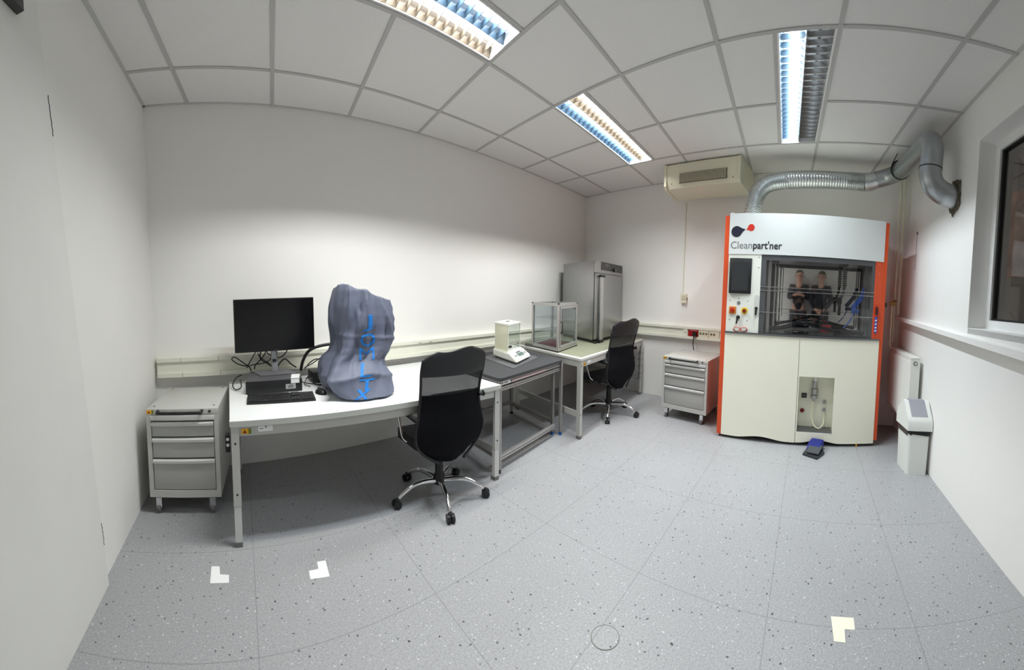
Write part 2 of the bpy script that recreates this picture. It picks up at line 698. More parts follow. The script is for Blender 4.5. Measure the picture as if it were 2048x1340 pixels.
bm = NB()
a0, a1 = lpt(1.80, .0), lpt(1.80, .028)
t0, t1 = lpt(1.36, .0), lpt(1.36, .028)
e0, e1 = lpt(-1.0, .0), lpt(-1.0, .028)
V = [bm.verts.new(q) for q in ((*a0, 0), (*a1, 0), (*e1, 0), (*e0, 0), (*t0, H), (*t1, H), (*e1, H), (*e0, H))]
for f in ((0, 1, 2, 3), (4, 7, 6, 5), (0, 4, 5, 1), (1, 5, 6, 2), (2, 6, 7, 3), (3, 7, 4, 0)):
    bm.faces.new([V[i] for i in f])
struct('trim_3', bm, PIER)
# cracked filler along the pier's edge
def crack(z0_, z1_):
    bm = NB()
    pts = []
    n = 12
    for k in range(n + 1):
        z = z0_ + (z1_ - z0_) * k / n
        y = 1.80 - .44 * z / H + rnd.uniform(-.004, .004)
        q = lpt(y, .0285)
        pts.append((q[0], q[1], z))
    tube(bm, pts, .0022, seg=5)
    return bm
struct('crack', crack(2.05, 2.20), INK, bpy.data.objects['trim_3'])
struct('crack', crack(.22, .34), GREYINK, bpy.data.objects['trim_3'])
# door closer at the top of the left wall
CZ = 2.385
t = thing('door_closer', 'dark grey door closer at the top left corner of the picture', 'door closer', Fr((0, 0)))
bm = NB()
c0, c1 = lpt(1.157, .03), lpt(1.267, .03)
bm = NB()
d0, d1 = lpt(1.157, .06), lpt(1.267, .06)
prism(bm, [c0, c1, d1, d0], CZ, CZ + .07, 'xy')
obj('housing', bm, DARKM, t)
bm = NB()
tube(bm, [(d1[0] - .01, d1[1] - .02, CZ + .078), (d1[0] + .01, d1[1] - .08, CZ + .08), (d0[0], d0[1] - .02, CZ + .078)], .006)
obj('arm', bm, DARKM, t)

# suspended ceiling: sheared 600 grid (rows j, columns i) measured off the photo
ROW = [2.608, 1.858, 1.184, .487, -.218, -.887]
COL0 = [.022, .693, 1.366, 2.089, 2.843, 3.640, 4.392]    # on row 0
COLK = [.244] * 7


def gx(i, y):
    if i < 0:                                  # left wall
        t = (y - NL[1]) / (LW[1] - NL[1])
        return NL[0] + (LW[0] - NL[0]) * t
    if i > 6:
        t = (y - NF[1]) / (FW[1] - NF[1])
        return NF[0] + (FW[0] - NF[0]) * t
    return COL0[i] + (y - 2.608) * (.244 + (.28 - .244) * (1 if False else 0))


L1 = dict(y0=1.50, y1=1.84, i0=1, i1=3)
L2 = dict(y0=1.535, y1=1.86, i0=4, i1=6)
L3 = dict(y0=-.205, y1=.13, i0=4, i1=6)
LAMPS = [L1, L2, L3]
ys = [3.085, 2.608, 1.858, 1.184, .487, -.218, -.887, -1.6, -2.3, -2.6]
cuts = sorted(set(ys + [1.50, 1.84, 1.535, 1.86, -.205, .13]), reverse=True)
bm = NB()
for ya, yb in zip(cuts, cuts[1:]):
    ym = (ya + yb) / 2
    for i in range(-1, 7):
        if any(l['y0'] < ym < l['y1'] and l['i0'] <= i < l['i1'] for l in LAMPS):
            continue
        quad(bm, (gx(i, ya), ya, H), (gx(i + 1, ya), ya, H), (gx(i + 1, yb), yb, H), (gx(i, yb), yb, H))
bmesh.ops.remove_doubles(bm, verts=bm.verts, dist=.0005)
ceil = struct('ceiling', bm, TILE)
bm = NB()
hb = .013


def bar(bm, a, b, wd=hb, z0=H - .006, z1=H - .0005):
    a, b = Vector(a), Vector(b)
    n = Vector((-(b - a).y, (b - a).x)).normalized() * wd
    prism(bm, [tuple(a + n), tuple(b + n), tuple(b - n), tuple(a - n)], z0, z1, 'xy')


for y in ROW + [-1.6, -2.3]:
    bar(bm, (gx(-1, y) + .01, y), (gx(7, y) - .01, y))
for i in range(7):
    segs = [(3.075, -2.58)]
    for l in LAMPS:
        if l['i0'] < i < l['i1']:
            nxt = []
            for a, b in segs:
                if a > l['y1'] and b < l['y0']:
                    nxt += [(a, l['y1'] + .005), (l['y0'] - .005, b)]
                else:
                    nxt.append((a, b))
            segs = nxt
    for a, b in segs:
        bar(bm, (gx(i, a), a), (gx(i, b), b), hb, H - .0067, H - .0012)
for l in LAMPS:     # bars closing the half tiles beside each luminaire
    for y in (l['y0'] - .014, l['y1'] + .014):
        if min(abs(y - r) for r in ROW) > .03:
            bar(bm, (gx(l['i0'], y), y), (gx(l['i1'], y), y), .011, H - .0053, H - .0003)
struct('ceiling_grid', bm, TBAR, ceil)
bm = NB()     # edge angle round the walls
for a, b in ((NL, NF), (NF, FW), (FW, LW), (LW, NL)):
    a, b = Vector(a), Vector(b)
    n = Vector((-(b - a).y, (b - a).x)).normalized()
    if n.dot(Vector((1.8, .9)) - a) < 0:
        n = -n
    bar(bm, tuple(a + n * .012), tuple(b + n * .012), .011, H - .004, H - .0006)
struct('edge_angle', bm, mat('edge_angle_paint', (.55, .55, .54, 1), .6), ceil)

# ------------------------------------------------------------------ luminaires
def luminaire(l, lit, label, warm, gain=.80):
    ya, yb = l['y0'], l['y1']
    i0, i1 = l['i0'], l['i1']
    A = (gx(i0, ya) + .006, ya + .004)
    B = (gx(i1, ya) - .006, ya + .004)
    Cc = (gx(i0, yb) + .006, yb - .004)
    L_ = (Vector(B) - Vector(A)).length
    fr = Fr(A, B, Cc, w=L_, d=yb - ya - .008, z=H)
    D_ = yb - ya - .008
    t = thing('ceiling_light', label, 'ceiling light', fr, 'louvred ceiling lights')
    bm = NB()
    # tray and rim
    for x0, x1, y0, y1 in ((0, L_, 0, .008), (0, L_, D_ - .008, D_), (0, .01, 0, D_), (L_ - .01, L_, 0, D_)):
        bx(bm, x0, x1, y0, y1, -.004, .09)
    bx(bm, 0, L_, 0, D_, .09, .095)
    obj('housing', bm, mat('luminaire_white', (.8, .8, .8, 1), .4), t)
    hw = (D_ - .016) / 2
    refl = None
    for k in range(2):
        y0 = .008 + k * hw
        on = lit[k]
        refl = mat('louvre_warm_dimmed', (.085, .074, .060, 1), .4) if (on and warm[k]) else mat('louvre_cool_dimmed', (.026, .046, .068, 1), .4) if on else mat('louvre_plain', (.62, .60, .58, 1), .25, metal=.9)  # lit louvres painted dark against glare and tinted with the tubes' light colour
        bm = NB()      # parabolic side reflectors
        for sgn, yy in ((1, y0 + .002), (-1, y0 + hw - .002)):
            pr = [(yy, .002), (yy + sgn * .008, .03), (yy + sgn * .022, .062), (yy + sgn * .022, .064), (yy + sgn * .006, .03), (yy - sgn * .001, .002)]
            prism(bm, pr, .012, L_ - .012, 'yz')
        n = 21
        for j in range(1, n):
            x = .012 + (L_ - .024) * j / n
            prism(bm, [(x - .0012, .004), (x + .0012, .004), (x + .004, .036), (x - .004, .036)], y0 + .006, y0 + hw - .006, 'xz')
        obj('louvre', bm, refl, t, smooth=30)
        bm = NB()
        cy(bm, (.04, y0 + hw / 2, .066), (L_ - .04, y0 + hw / 2, .066), .011, seg=12)
        if on:
            col = (1, .97, .92, 1) if warm[k] else (.80, .91, 1, 1)
            tm = mat('tube_lit_warm' if warm[k] else 'tube_lit_cool', col, .5, emit=14.0)
        else:
            tm = mat('tube_off', (.30, .29, .29, 1), .3)
        obj('tube', bm, tm, t, smooth=60)
        if on:
            li = bpy.data.lights.new('tube_light', 'AREA')
            li.shape = 'RECTANGLE'
            li.size = L_ - .08
            li.size_y = .026
            li.energy = LAMP * gain
            li.color = (1, .94, .85) if warm[k] else (.86, .94, 1)
            li.spread = math.radians(160)
            lo_ = bpy.data.objects.new('tube_light', li)
            C.objects.link(lo_)
            lo_.parent = t
            c = fr.m((L_ / 2, y0 + hw / 2, .0))
            lo_.location = (c.x, c.y, .0535)
            lo_.rotation_euler = (0, 0, math.atan2(B[1] - A[1], B[0] - A[0]))
    return t


luminaire(L1, (True, True), 'fully lit ceiling light nearest the camera, in front of the covered instrument', (False, True))
luminaire(L2, (True, True), 'fully lit ceiling light to the left of the air conditioner', (True, False))
luminaire(L3, (False, True), 'half lit ceiling light in front of the cleaning machine, its right tube dark', (False, False), 1.35)

# ------------------------------------------------------------------ wall trunking (structure trim)
def trunk(name, a, b, z, zt):
    """a,b plan points on the wall; profile steps out from it"""
    a, b = Vector(a), Vector(b)
    n = Vector((-(b - a).y, (b - a).x)).normalized()
    if n.dot(Vector((1.8, .9)) - a) < 0:
        n = -n
    bm = NB()
    def seg(o0, o1, z0, z1):
        prism(bm, [tuple(a + n * o0), tuple(b + n * o0), tuple(b + n * o1), tuple(a + n * o1)], z0, z1, 'xy')
    h = zt - z
    seg(.0005, .045, z + h * .2, z + h * .82)
    seg(.0005, .062, z + h * .80, zt)
    seg(.0005, .062, z, z + h * .22)
    o = struct(name, bm, TRUNK)
    return o, n


tl, nn = trunk('trim_4', (-.20, 3.085), (5.28, 3.085), .765, .918)
bm = NB()
for x in (.0, .30):
    bx(bm, x, x + .003, 3.085 - .0635, 3.085 - .05, .767, .80)
    bx(bm, x - .012, x - .009, 3.085 - .0635, 3.085 - .05, .887, .916)
struct('seam', bm, TRUNKD, tl)
bm = NB()
for x in (2.15, 2.28):
    bx(bm, x, x + .035, 3.085 - .0645, 3.085 - .05, .893, .897)
struct('slot', bm, TRUNKD, tl)
fa, fb = lerp(NF, FW, .03), lerp(NF, FW, .60)
tf, fn = trunk('trim_5', fa, fb, .838, .996)
fd = (Vector(fb) - Vector(fa)).normalized()


def farpt(y, off):
    t = (y - NF[1]) / (FW[1] - NF[1])
    return (NF[0] + (FW[0] - NF[0]) * t + fn.x * off, y + fn.y * off)


def farbox(bm, ya, yb, o0, o1, z0, z1):
    prism(bm, [farpt(ya, o0), farpt(yb, o0), farpt(yb, o1), farpt(ya, o1)], z0, z1, 'xy')
    return bm


# sockets in the far trunking: every face plate is a thing of its own
def plate(name, ya, yb, m, label, cat, group=None):
    t = thing(name, label, cat, Fr((0, 0)), group)
    obj('face_plate', farbox(NB(), ya, yb, .0455, .058, .873, .96), m, t)
    return t


t = plate('wall_socket', 1.235, 1.285, TRUNK, 'small blank white outlet plate left of the red socket in the far trunking', 'socket', 'outlet plates in the far trunking')
obj('slot', farbox(NB(), 1.25, 1.275, .058, .0595, .915, .925), GREYINK, t)
t = plate('wall_socket', 1.085, 1.225, REDP, 'red socket with a black plug in the far wall trunking', 'socket', 'outlet plates in the far trunking')
obj('rim', farbox(NB(), 1.10, 1.20, .058, .062, .948, .956), mat('pink_plastic', srgb(205, 120, 120), .4), t)
t = plate('wall_socket', .945, 1.075, IVORY, 'triple white socket right of the red socket in the far trunking', 'socket', 'outlet plates in the far trunking')
for yc in (1.05, 1.01, .97):
    bm = NB()
    q = farpt(yc, .058); q2 = farpt(yc, .0605)
    cy(bm, (q[0], q[1], .92), (q2[0], q2[1], .92), .016)
    obj('socket_hole', bm, IVORYD, t)
t = plate('wall_socket', .80, .935, IVORY, 'white socket in the far trunking, half hidden by the orange machine side', 'socket', 'outlet plates in the far trunking')
for yc in (.905, .865):
    bm = NB()
    q = farpt(yc, .058); q2 = farpt(yc, .0605)
    cy(bm, (q[0], q[1], .92), (q2[0], q2[1], .92), .016)
    obj('socket_hole', bm, IVORYD, t)
t = thing('power_plug', 'black plug and cable hanging out of the red socket on the far wall', 'plug', Fr((0, 0)))
obj('plug_body', farbox(NB(), 1.10, 1.145, .0625, .10, .885, .935), BLACK, t)
bm = NB()
q = farpt(1.125, .09)
tube(bm, [(q[0], q[1], .89), (q[0] - .005, q[1] + .005, .84), (q[0] + .0, q[1] + .008, .78), (q[0] + .015, q[1], .70)], .006, n=4)
obj('cable', bm, BLACK, t, smooth=60)
# light switch / thermostat and its conduit
t = thing('wall_switch', 'small ivory wall switch at the end of the thin vertical conduit', 'switch', Fr((0, 0)))
obj('body', farbox(NB(), 1.285, 1.365, .0005, .04, 1.30, 1.42), IVORY, t)
obj('rocker', farbox(NB(), 1.295, 1.35, .04, .046, 1.345, 1.40), mat('rocker_plastic', srgb(200, 194, 170), .4), t)
obj('side_dial', farbox(NB(), 1.278, 1.285, .01, .03, 1.34, 1.37), IVORYD, t)
bm = farbox(NB(), 1.342, 1.356, .0005, .014, 1.42, 2.60)
tag(obj('wall_conduit', bm, TRUNK, fr=Fr((0, 0))), 'thin white vertical cable conduit from air conditioner down to the wall switch', 'conduit')

# ------------------------------------------------------------------ sticker helper: an orange hazard label with a green square
def esd(parent, x, z, y=0.0, s=1.0):
    bm = bx(NB(), x, x + .034 * s, y - .0012, y - .0004, z, z + .026 * s)
    a = obj('hazard_sticker', bm, YELLOW, parent, 'orange sticker with a dark hazard triangle')
    bm = NB()
    prism(bm, [(x + .006 * s, z + .004 * s), (x + .026 * s, z + .004 * s), (x + .016 * s, z + .021 * s)], y - .0016, y - .0012, 'xz')
    prism(bm, [(x + .010 * s, z + .006 * s), (x + .022 * s, z + .006 * s), (x + .016 * s, z + .016 * s)], y - .0019, y - .0016, 'xz')
    obj('triangle', bm, mat('sticker_red', srgb(120, 50, 20), .5), a)
    bm = bx(NB(), x + .034 * s, x + .047 * s, y - .0012, y - .0004, z, z + .026 * s)
    obj('green_label', bm, GREENST, parent)


# ------------------------------------------------------------------ drawer trolleys
def trolley(fr, w, d, h, label, top_screws=True, hz=.117):
    t = thing('drawer_trolley', label, 'drawer trolley', fr, 'grey drawer trolleys')
    k = (h - hz) / .551
    Z = lambda z: hz + (z - .117) * k
    bm = NB()
    bx(bm, 0, w, 0, d, Z(.117), Z(.16))                     # plinth
    bx(bm, 0, .028, 0, d, Z(.16), Z(.632))                  # sides
    bx(bm, w - .028, w, 0, d, Z(.16), Z(.632))
    bx(bm, .028, w - .028, .03, d, Z(.16), Z(.632))
    bx(bm, 0, w, 0, d, Z(.632), h, bev=.003)
    obj('body', bm, GREYM, t, smooth=30)
    for a, b in ((.165, .358), (.364, .490), (.496, .590)):
        z0, z1 = Z(a), Z(b)
        dr = obj('drawer', bx(NB(), .032, w - .032, .006, .03, z0, z1 - .001, bev=.002), GREYD, t, smooth=30)
        bm = NB()
        prism(bm, [(.006, z1 - .028), (-.008, z1 - .026), (-.010, z1 - .010), (.006, z1 - .002)], .032, w - .032, 'yz')
        obj('grip_rail', bm, GREYL, dr)
        obj('gap', bx(NB(), .030, w - .030, .004, .02, z1 - .001, z1 + .004), mat('shadow_gap', (.06, .06, .06, 1), .8), dr)
    z0, z1 = Z(.598), Z(.629)
    dr = obj('pull_out_shelf', bx(NB(), .024, w - .024, -.004, .03, z0, z1, bev=.002), GREYL, t, smooth=30)
    obj('gap', bx(NB(), .030, w - .030, .002, .02, z0 - .006, z0), mat('shadow_gap', (.06, .06, .06, 1), .8), dr)
    bm = NB()
    hx0, hx1 = w * .17, w * .78
    tube(bm, [(hx0, 0, h - .012), (hx0 + .002, -.02, h - .014), (hx0 + .02, -.03, h - .018), (hx1 - .02, -.03, h - .018),
              (hx1 - .002, -.02, h - .014), (hx1, 0, h - .012)], .0095, n=3)
    obj('handle', bm, BLACK, t, 'black plastic push handle', smooth=60)
    bm = NB()
    cy(bm, (w * .885, -.004, h - .018), (w * .885, .002, h - .018), .009)
    obj('lock', bm, DARKM, t, smooth=40)
    if top_screws:
        bm = NB()
        for x, y in ((.035, .07), (w - .035, .07), (.035, d - .05), (w - .035, d - .05)):
            lathe(bm, (x, y, h), [(.007, 0), (.007, .002), (.003, .003)], 10)
        obj('screw', bm, DARKM, t, smooth=40)
    esd(t, .004, h - .030, 0, .95)
    for x, y in ((.05, .05), (w - .06, .05), (.05, d - .06), (w - .06, d - .06)):
        bm = NB()
        bx(bm, x - .022, x + .022, y - .025, y + .025, Z(.117) - .008, Z(.117) - .0005)
        for s in (-1, 1):
            prism(bm, [(y - .026, Z(.117) - .008), (y + .018, Z(.117) - .008), (y + .010, .03), (y - .030, .035)], x + s * .017 - .0015, x + s * .017 + .0015, 'yz')
        bx(bm, x - .016, x + .016, y - .033, y - .028, .05, Z(.117) - .012)
        ca = obj('caster', bm, CHROME, t)
        bm = NB()
        cy(bm, (x - .011, y - .006, .0345), (x + .011, y - .006, .0345), .0345, seg=20)
        obj('wheel', bm, mat('grey_wheel', srgb(110, 110, 110), .6), ca, smooth=40)
    return t


trolley(Fr((-.245, 2.42), (.210, 2.375), (-.105, 3.0), w=.46, d=.6), .46, .6, .69,
        'grey drawer trolley with black handle standing in the left corner beside the white desk')
c2 = trolley(Fr((4.150, 1.345), (3.990, .790), (4.79, 1.29), w=.53, d=.60), .53, .60, .703,
             'grey drawer trolley standing between far wall sockets and the orange machine side')

# ------------------------------------------------------------------ desks
def leg_profile(bm, x, y, z0, z1, s=.044, flip=1):
    bx(bm, x, x + s, y, y + .02, z0, z1)
    if flip > 0:
        bx(bm, x, x + .006, y + .02, y + .05, z0, z1)
    else:
        bx(bm, x + s - .006, x + s, y + .02, y + .05, z0, z1)


t1fr = Fr((.24, 2.03), (2.05, 1.86), (.365, 3.0), w=1.82, d=.98, D=(2.215, 3.0))
t = thing('white_desk', 'long white desk under the computer and the covered instrument', 'desk', t1fr)
T1Z = .712
obj('desktop', bx(NB(), 0, 1.82, 0, .98, T1Z - .034, T1Z, bev=.002), DESK, t, smooth=30)
obj('edge_band', bx(NB(), -.0015, 1.8215, -.0015, .03, T1Z - .033, T1Z - .002), EDGE, t)
bm = NB()
bx(bm, .05, 1.77, .012, .035, T1Z - .088, T1Z - .034)
bx(bm, .05, 1.77, .90, .92, T1Z - .088, T1Z - .034)
bx(bm, .012, .032, .05, .90, T1Z - .088, T1Z - .034)
bx(bm, 1.788, 1.808, .05, .90, T1Z - .088, T1Z - .034)
obj('apron', bm, GREYM, t)
for (x, y, fl) in ((.005, .005, 1), (1.771, .005, -1), (.03, .90, 1), (1.771, .90, -1)):
    bm = NB()
    leg_profile(bm, x, y, .235, T1Z - .034, .044, fl)
    lg = obj('leg', bm, GREYM, t)
    bm = NB()
    bx(bm, x + .002, x + .042, y + .0025, y + .03, .03, .232)
    obj('inner_leg', bm, GREYL, lg)
    obj('foot', bx(NB(), x + .002, x + .042, y, y + .045, 0, .03, bev=.003), mat('foot_grey', srgb(110, 110, 108), .5), lg)
    obj('foot_pad', bx(NB(), x + .004, x + .04, y + .002, y + .043, 0, .006), BLACK, lg)
    bm = NB()
    for z in (.30, .585):
        cy(bm, (x + .022, y - .001, z), (x + .022, y + .002, z), .006, seg=12)
    obj('bolt', bm, INK, lg)
obj('side_rail', bx(NB(), 1.785, 1.803, .05, .90, .20, .245), GREYM, t)
esd(t, .062, T1Z - .078, .011, 1.15)
lb = obj('paper_label', bx(NB(), .155, .235, .0105, .0115, T1Z - .070, T1Z - .040), PAPER, t)
bm = NB()
cy(bm, (.198, .008, T1Z - .046), (.198, .011, T1Z - .046), .0045, seg=10)
bx(bm, .162, .182, .0095, .0104, T1Z - .056, T1Z - .052)
obj('mark', bm, GREYINK, lb)
# socket block on the desk's left flank
bm = bx(NB(), -.030, -.002, .10, .15, .50, .60, bev=.004)
sb = obj('socket_block', bm, BLACK, t, smooth=30)
bm = NB()
for z in (.545, .578):
    cy(bm, (-.016, .094, z), (-.016, .10, z), .009, seg=14)
obj('push_button', bm, PAPER, sb)

# aluminium profile bench with the black top
t2fr = Fr((2.085, 1.90), (3.115, 2.01), (2.29, 2.86), w=1.05, d=.93, D=(3.385, 2.86))
t = thing('profile_bench', 'aluminium profile bench with a black rubber top under the balance', 'bench', t2fr)
T2Z = .742
bm = NB()
prism(bm, rrect(0, 1.05, 0, .93, .05), T2Z - .024, T2Z, 'xy')
obj('bench_top', bm, RUBBER, t, smooth=35)


def prof(bm, p, q, s=.034):
    """extruded profile with T slots between two axis-aligned points"""
    p, q = Vector(p), Vector(q)
    ax = max(range(3), key=lambda i: abs(q[i] - p[i]))
    lo = [min(p[i], q[i]) - (s / 2 if i != ax else 0) for i in range(3)]
    hi = [max(p[i], q[i]) + (s / 2 if i != ax else 0) for i in range(3)]
    g, dp = .008, .007
    oth = [i for i in range(3) if i != ax]
    # four corner posts plus core leaves slots on each face
    c = s / 2 - g / 2
    for a in (0, 1):
        for b_ in (0, 1):
            l2, h2 = list(lo), list(hi)
            i, j = oth
            if a:
                l2[i] = hi[i] - c
            else:
                h2[i] = lo[i] + c
            if b_:
                l2[j] = hi[j] - c
            else:
                h2[j] = lo[j] + c
            bx(bm, l2[0], h2[0], l2[1], h2[1], l2[2], h2[2])
    l2, h2 = list(lo), list(hi)
    for i in oth:
        l2[i] += dp; h2[i] -= dp
    bx(bm, l2[0], h2[0], l2[1], h2[1], l2[2], h2[2])
    return bm


for k, (x, y) in enumerate(((.03, .04), (.965, .10), (1.028, .02), (.06, .90), (.985, .90))):
    lg = obj('leg', prof(NB(), (x, y, .03), (x, y, T2Z - .024)), ALU, t)
    bm = NB()
    lathe(bm, (x, y, 0), [(.024, 0), (.024, .012), (.012, .018), (.008, .03)], 16)
    obj('foot', bm, BLUEFOOT if k in (1, 2) else BLACK, lg, smooth=40)
bm = NB()
prof(bm, (.047, .04, T2Z - .045), (1.01, .04, T2Z - .045), .036)
prof(bm, (.047, .04, T2Z - .092), (1.01, .04, T2Z - .092), .030)
prof(bm, (.047, .90, T2Z - .045), (.97, .90, T2Z - .045))
prof(bm, (.03, .06, T2Z - .045), (.03, .88, T2Z - .045))
obj('top_rail', bm, ALU, t)
bm = NB()
prof(bm, (.047, .06, .10), (.948, .06, .10))
prof(bm, (.077, .90, .13), (.968, .90, .13))
prof(bm, (.03, .08, .12), (.03, .88, .12))
prof(bm, (.985, .13, .12), (.985, .88, .12))
obj('bottom_rail', bm, ALU, t)
obj('back_panel', bx(NB(), .08, .97, .912, .918, .13, .66), mat('bench_back_panel', srgb(178, 178, 174), .5), t)
lb = obj('rail_label', bx(NB(), .03, .16, .0195, .0208, T2Z - .058, T2Z - .032), PAPER, t)
bm = NB()
for a, b in ((.035, .06), (.065, .071), (.08, .10), (.104, .125)):
    bx(bm, a, b, .0188, .0195, T2Z - .052, T2Z - .040)
obj('print', bm, GREYINK, lb)
obj('pink_strip', bx(NB(), .18, .72, .0198, .0212, T2Z - .060, T2Z - .044), mat('pink_strip', srgb(202, 176, 178), .5), t)

# bench with the green mat
t3fr = Fr((3.075, 1.79), (4.99, 1.915), (3.485, 3.0), w=1.92, d=1.2, D=(5.25, 3.0))
t = thing('grey_workbench', 'grey steel workbench with a green mat under oven and glass cabinet', 'workbench', t3fr)
T3Z = .775
obj('bench_top', bx(NB(), 0, 1.92, 0, 1.2, T3Z - .026, T3Z, bev=.002), mat('bench_edge_grey', srgb(205, 205, 200), .5), t, smooth=30)
bm = NB()
bx(bm, .05, 1.86, .012, .035, T3Z - .085, T3Z - .026)
bx(bm, .012, .032, .035, 1.10, T3Z - .085, T3Z - .026)
bx(bm, 1.87, 1.89, .035, 1.10, T3Z - .085, T3Z - .026)
bx(bm, .05, 1.86, 1.08, 1.10, T3Z - .085, T3Z - .026)
obj('apron', bm, GREYM, t)
for (x, y, fl) in ((.006, .006, 1), (1.862, .006, -1), (.006, 1.06, 1), (1.862, 1.06, -1)):
    bm = NB()
    leg_profile(bm, x, y, .03, T3Z - .026, .052, fl)
    lg = obj('leg', bm, GREYM, t)
    obj('foot', bx(NB(), x + .002, x + .05, y, y + .045, 0, .03), mat('foot_grey', srgb(110, 110, 108), .5), lg)
    obj('foot_pad', bx(NB(), x + .004, x + .048, y - .002, y + .047, 0, .006), BLACK, lg)
    bm = NB()
    for z, xx in ((.235, .018), (.70, .018), (.30, .038), (.65, .038)):
        cy(bm, (x + xx, y - .001, z), (x + xx, y + .002, z), .007 if xx < .02 else .004, seg=12)
    obj('bolt', bm, INK, lg)
obj('side_rail', bx(NB(), .012, .030, .05, 1.06, .205, .26), GREYM, t)
obj('side_rail', bx(NB(), 1.882, 1.90, .05, 1.06, .205, .26), GREYM, t)
esd(t, .07, T3Z - .078, .011, 1.1)
obj('paper_label', bx(NB(), .16, .23, .0105, .0115, T3Z - .066, T3Z - .040), PAPER, t)
bm = NB()     # cable loops tied to the right leg
for z in (.30, .40, .50, .58):
    tube(bm, [(1.80, .03, z), (1.84, -.01, z + .01), (1.90, -.012, z), (1.925, .03, z - .01), (1.88, .07, z), (1.80, .03, z)], .0035, seg=6, n=4)
tube(bm, [(1.81, .02, .62), (1.80, .02, .5), (1.81, .02, .3), (1.79, .03, .24)], .004, seg=6, n=4)
obj('cable_loop', bm, mat('grey_cable', srgb(90, 90, 90), .5), t, smooth=60)
m_ = obj('bench_mat', bx(NB(), .06, 1.89, .035, 1.17, T3Z, T3Z + .003), GREEN, None, fr=t3fr)
tag(m_, 'thin olive green bench mat lying on the grey workbench', 'mat')

# ------------------------------------------------------------------ computer on the white desk
pcfr = Fr((.424, 2.56), (.815, 2.53), (.515, 2.90), w=.39, d=.35, z=T1Z)
t = thing('desktop_computer', 'flat black desktop computer carrying the monitor stand', 'computer', pcfr)
obj('case', bx(NB(), 0, .39, .004, .35, .0, .088, bev=.003), mat('pc_case_grey', srgb(72, 72, 76), .45), t, smooth=30)
obj('front_bezel', bx(NB(), -.001, .391, -.004, .006, .001, .087, bev=.002), BLACK, t, smooth=30)
lb = obj('label', bx(NB(), .275, .345, -.0055, -.004, .022, .056), mat('label_grey', srgb(168, 168, 170), .5), t, 'grey rating label')
bm = NB()
for z, a, b in ((.048, .30, .325), (.041, .288, .33), (.034, .292, .33)):
    bx(bm, a, b, -.0062, -.0055, z - .002, z + .001)
obj('print', bm, INK, lb)
tag(obj('paper_note', (lambda b: (prism(b, [(.312, .02), (.372, .012), (.385, .15), (.322, .16)], .0885, .0892, 'xy'), bx(b, .312, .372, -.0075, -.0065, .060, .0892))[0])(NB()), PAPER, None),
    'small white paper note hanging over the front of the computer', 'note')

monfr = rotfr(.695, 2.765, T1Z + .0885, math.radians(-1))
t = thing('monitor', 'black widescreen monitor on a silver stand at the left of the desk', 'monitor', monfr)
bm = NB()
prism(bm, [(-.135, -.075), (.13, -.075), (.105, .10), (-.165, .10)], 0, .008, 'xy')
ST = mat('silver_stand', srgb(120, 120, 124), .35, metal=.5)
obj('stand_base', bm, ST, t, 'dark silver base plate')
obj('stand_column', bx(NB(), -.024, .024, .05, .075, .008, .40, bev=.004), mat('stand_silver', srgb(178, 178, 180), .35, metal=.5), t, smooth=30)
obj('column_clip', bx(NB(), -.018, .010, .044, .05, .078, .10), BLACK, t)
obj('screen_housing', bx(NB(), -.305, .305, .0, .03, .168, .560, bev=.004), BLACK, t, smooth=30)
obj('screen', bx(NB(), -.299, .299, -.0015, .001, .180, .554), BLACKS, t)
obj('chin_logo', bx(NB(), -.012, .012, -.0012, .0, .174, .179), mat('dim_logo', (.05, .05, .055, 1), .4), t)

kb = Fr((.385, 2.315), (.812, 2.245), (.42, 2.475), w=.43, d=.16, z=T1Z)
t = thing('keyboard', 'black keyboard lying in front of the computer', 'keyboard', kb)
bm = NB()
prism(bm, [(0, 0), (.16, 0), (.16, .022), (.155, .024), (.0, .012)], 0, .43, 'yz')
obj('keyboard_body', bm, BLACK, t)
KEY = mat('key_black', (.02, .02, .022, 1), .4)
KEYP = mat('key_print', (.35, .35, .36, 1), .5)
KP = NB()


def key(bm, x, y, wd, dp):
    z = .012 + .012 * (y / .155) + .001
    bx(bm, x + .001, x + wd - .001, y + .001, y + dp - .001, z - .004, z + .006)
    if rnd.random() < .8:
        nf_ = len(bm.faces)
        bx(bm, x + wd * .3, x + wd * .45, y + dp * .5, y + dp * .68, z + .006, z + .0064)
        bm.faces.ensure_lookup_table()
        for f_ in bm.faces[nf_:]:
            f_.material_index = 1


bm = NB()
for r in range(6):
    y = .012 + r * .0235
    x = .008
    if r == 0:
        for wd in (.024, .02, .022, .11, .022, .02, .02, .024):
            key(bm, x, y, wd, .021); x += wd
    else:
        n = 15
        for k in range(n):
            key(bm, x, y, .0175, .021); x += .0175
    x = .282
    for k in range(3):
        if r != 2:
            key(bm, x + k * .0175, y, .0175, .021)
    x = .344
    for k in range(4):
        if r < 5:
            key(bm, x + k * .0185, y, .0185, .021)
kk = obj('keys', bm, KEY, t)
kk.data.materials.append(KEYP)

msfr = rotfr(.905, 2.40, T1Z, math.radians(10))
t = thing('computer_mouse', 'black computer mouse half hidden by the grey cover', 'mouse', msfr)
bm = NB()
bmesh.ops.create_uvsphere(bm, u_segments=20, v_segments=12, radius=1)
for v in bm.verts:
    v.co = Vector((v.co.x * .033, v.co.y * .055, max(0, v.co.z) * .036))
obj('mouse_body', bm, BLACK, t, smooth=50)
bm = NB()
cy(bm, (-.004, .028, .030), (.004, .028, .030), .009, seg=14)
obj('scroll_wheel', bm, DARKM, t, smooth=40)

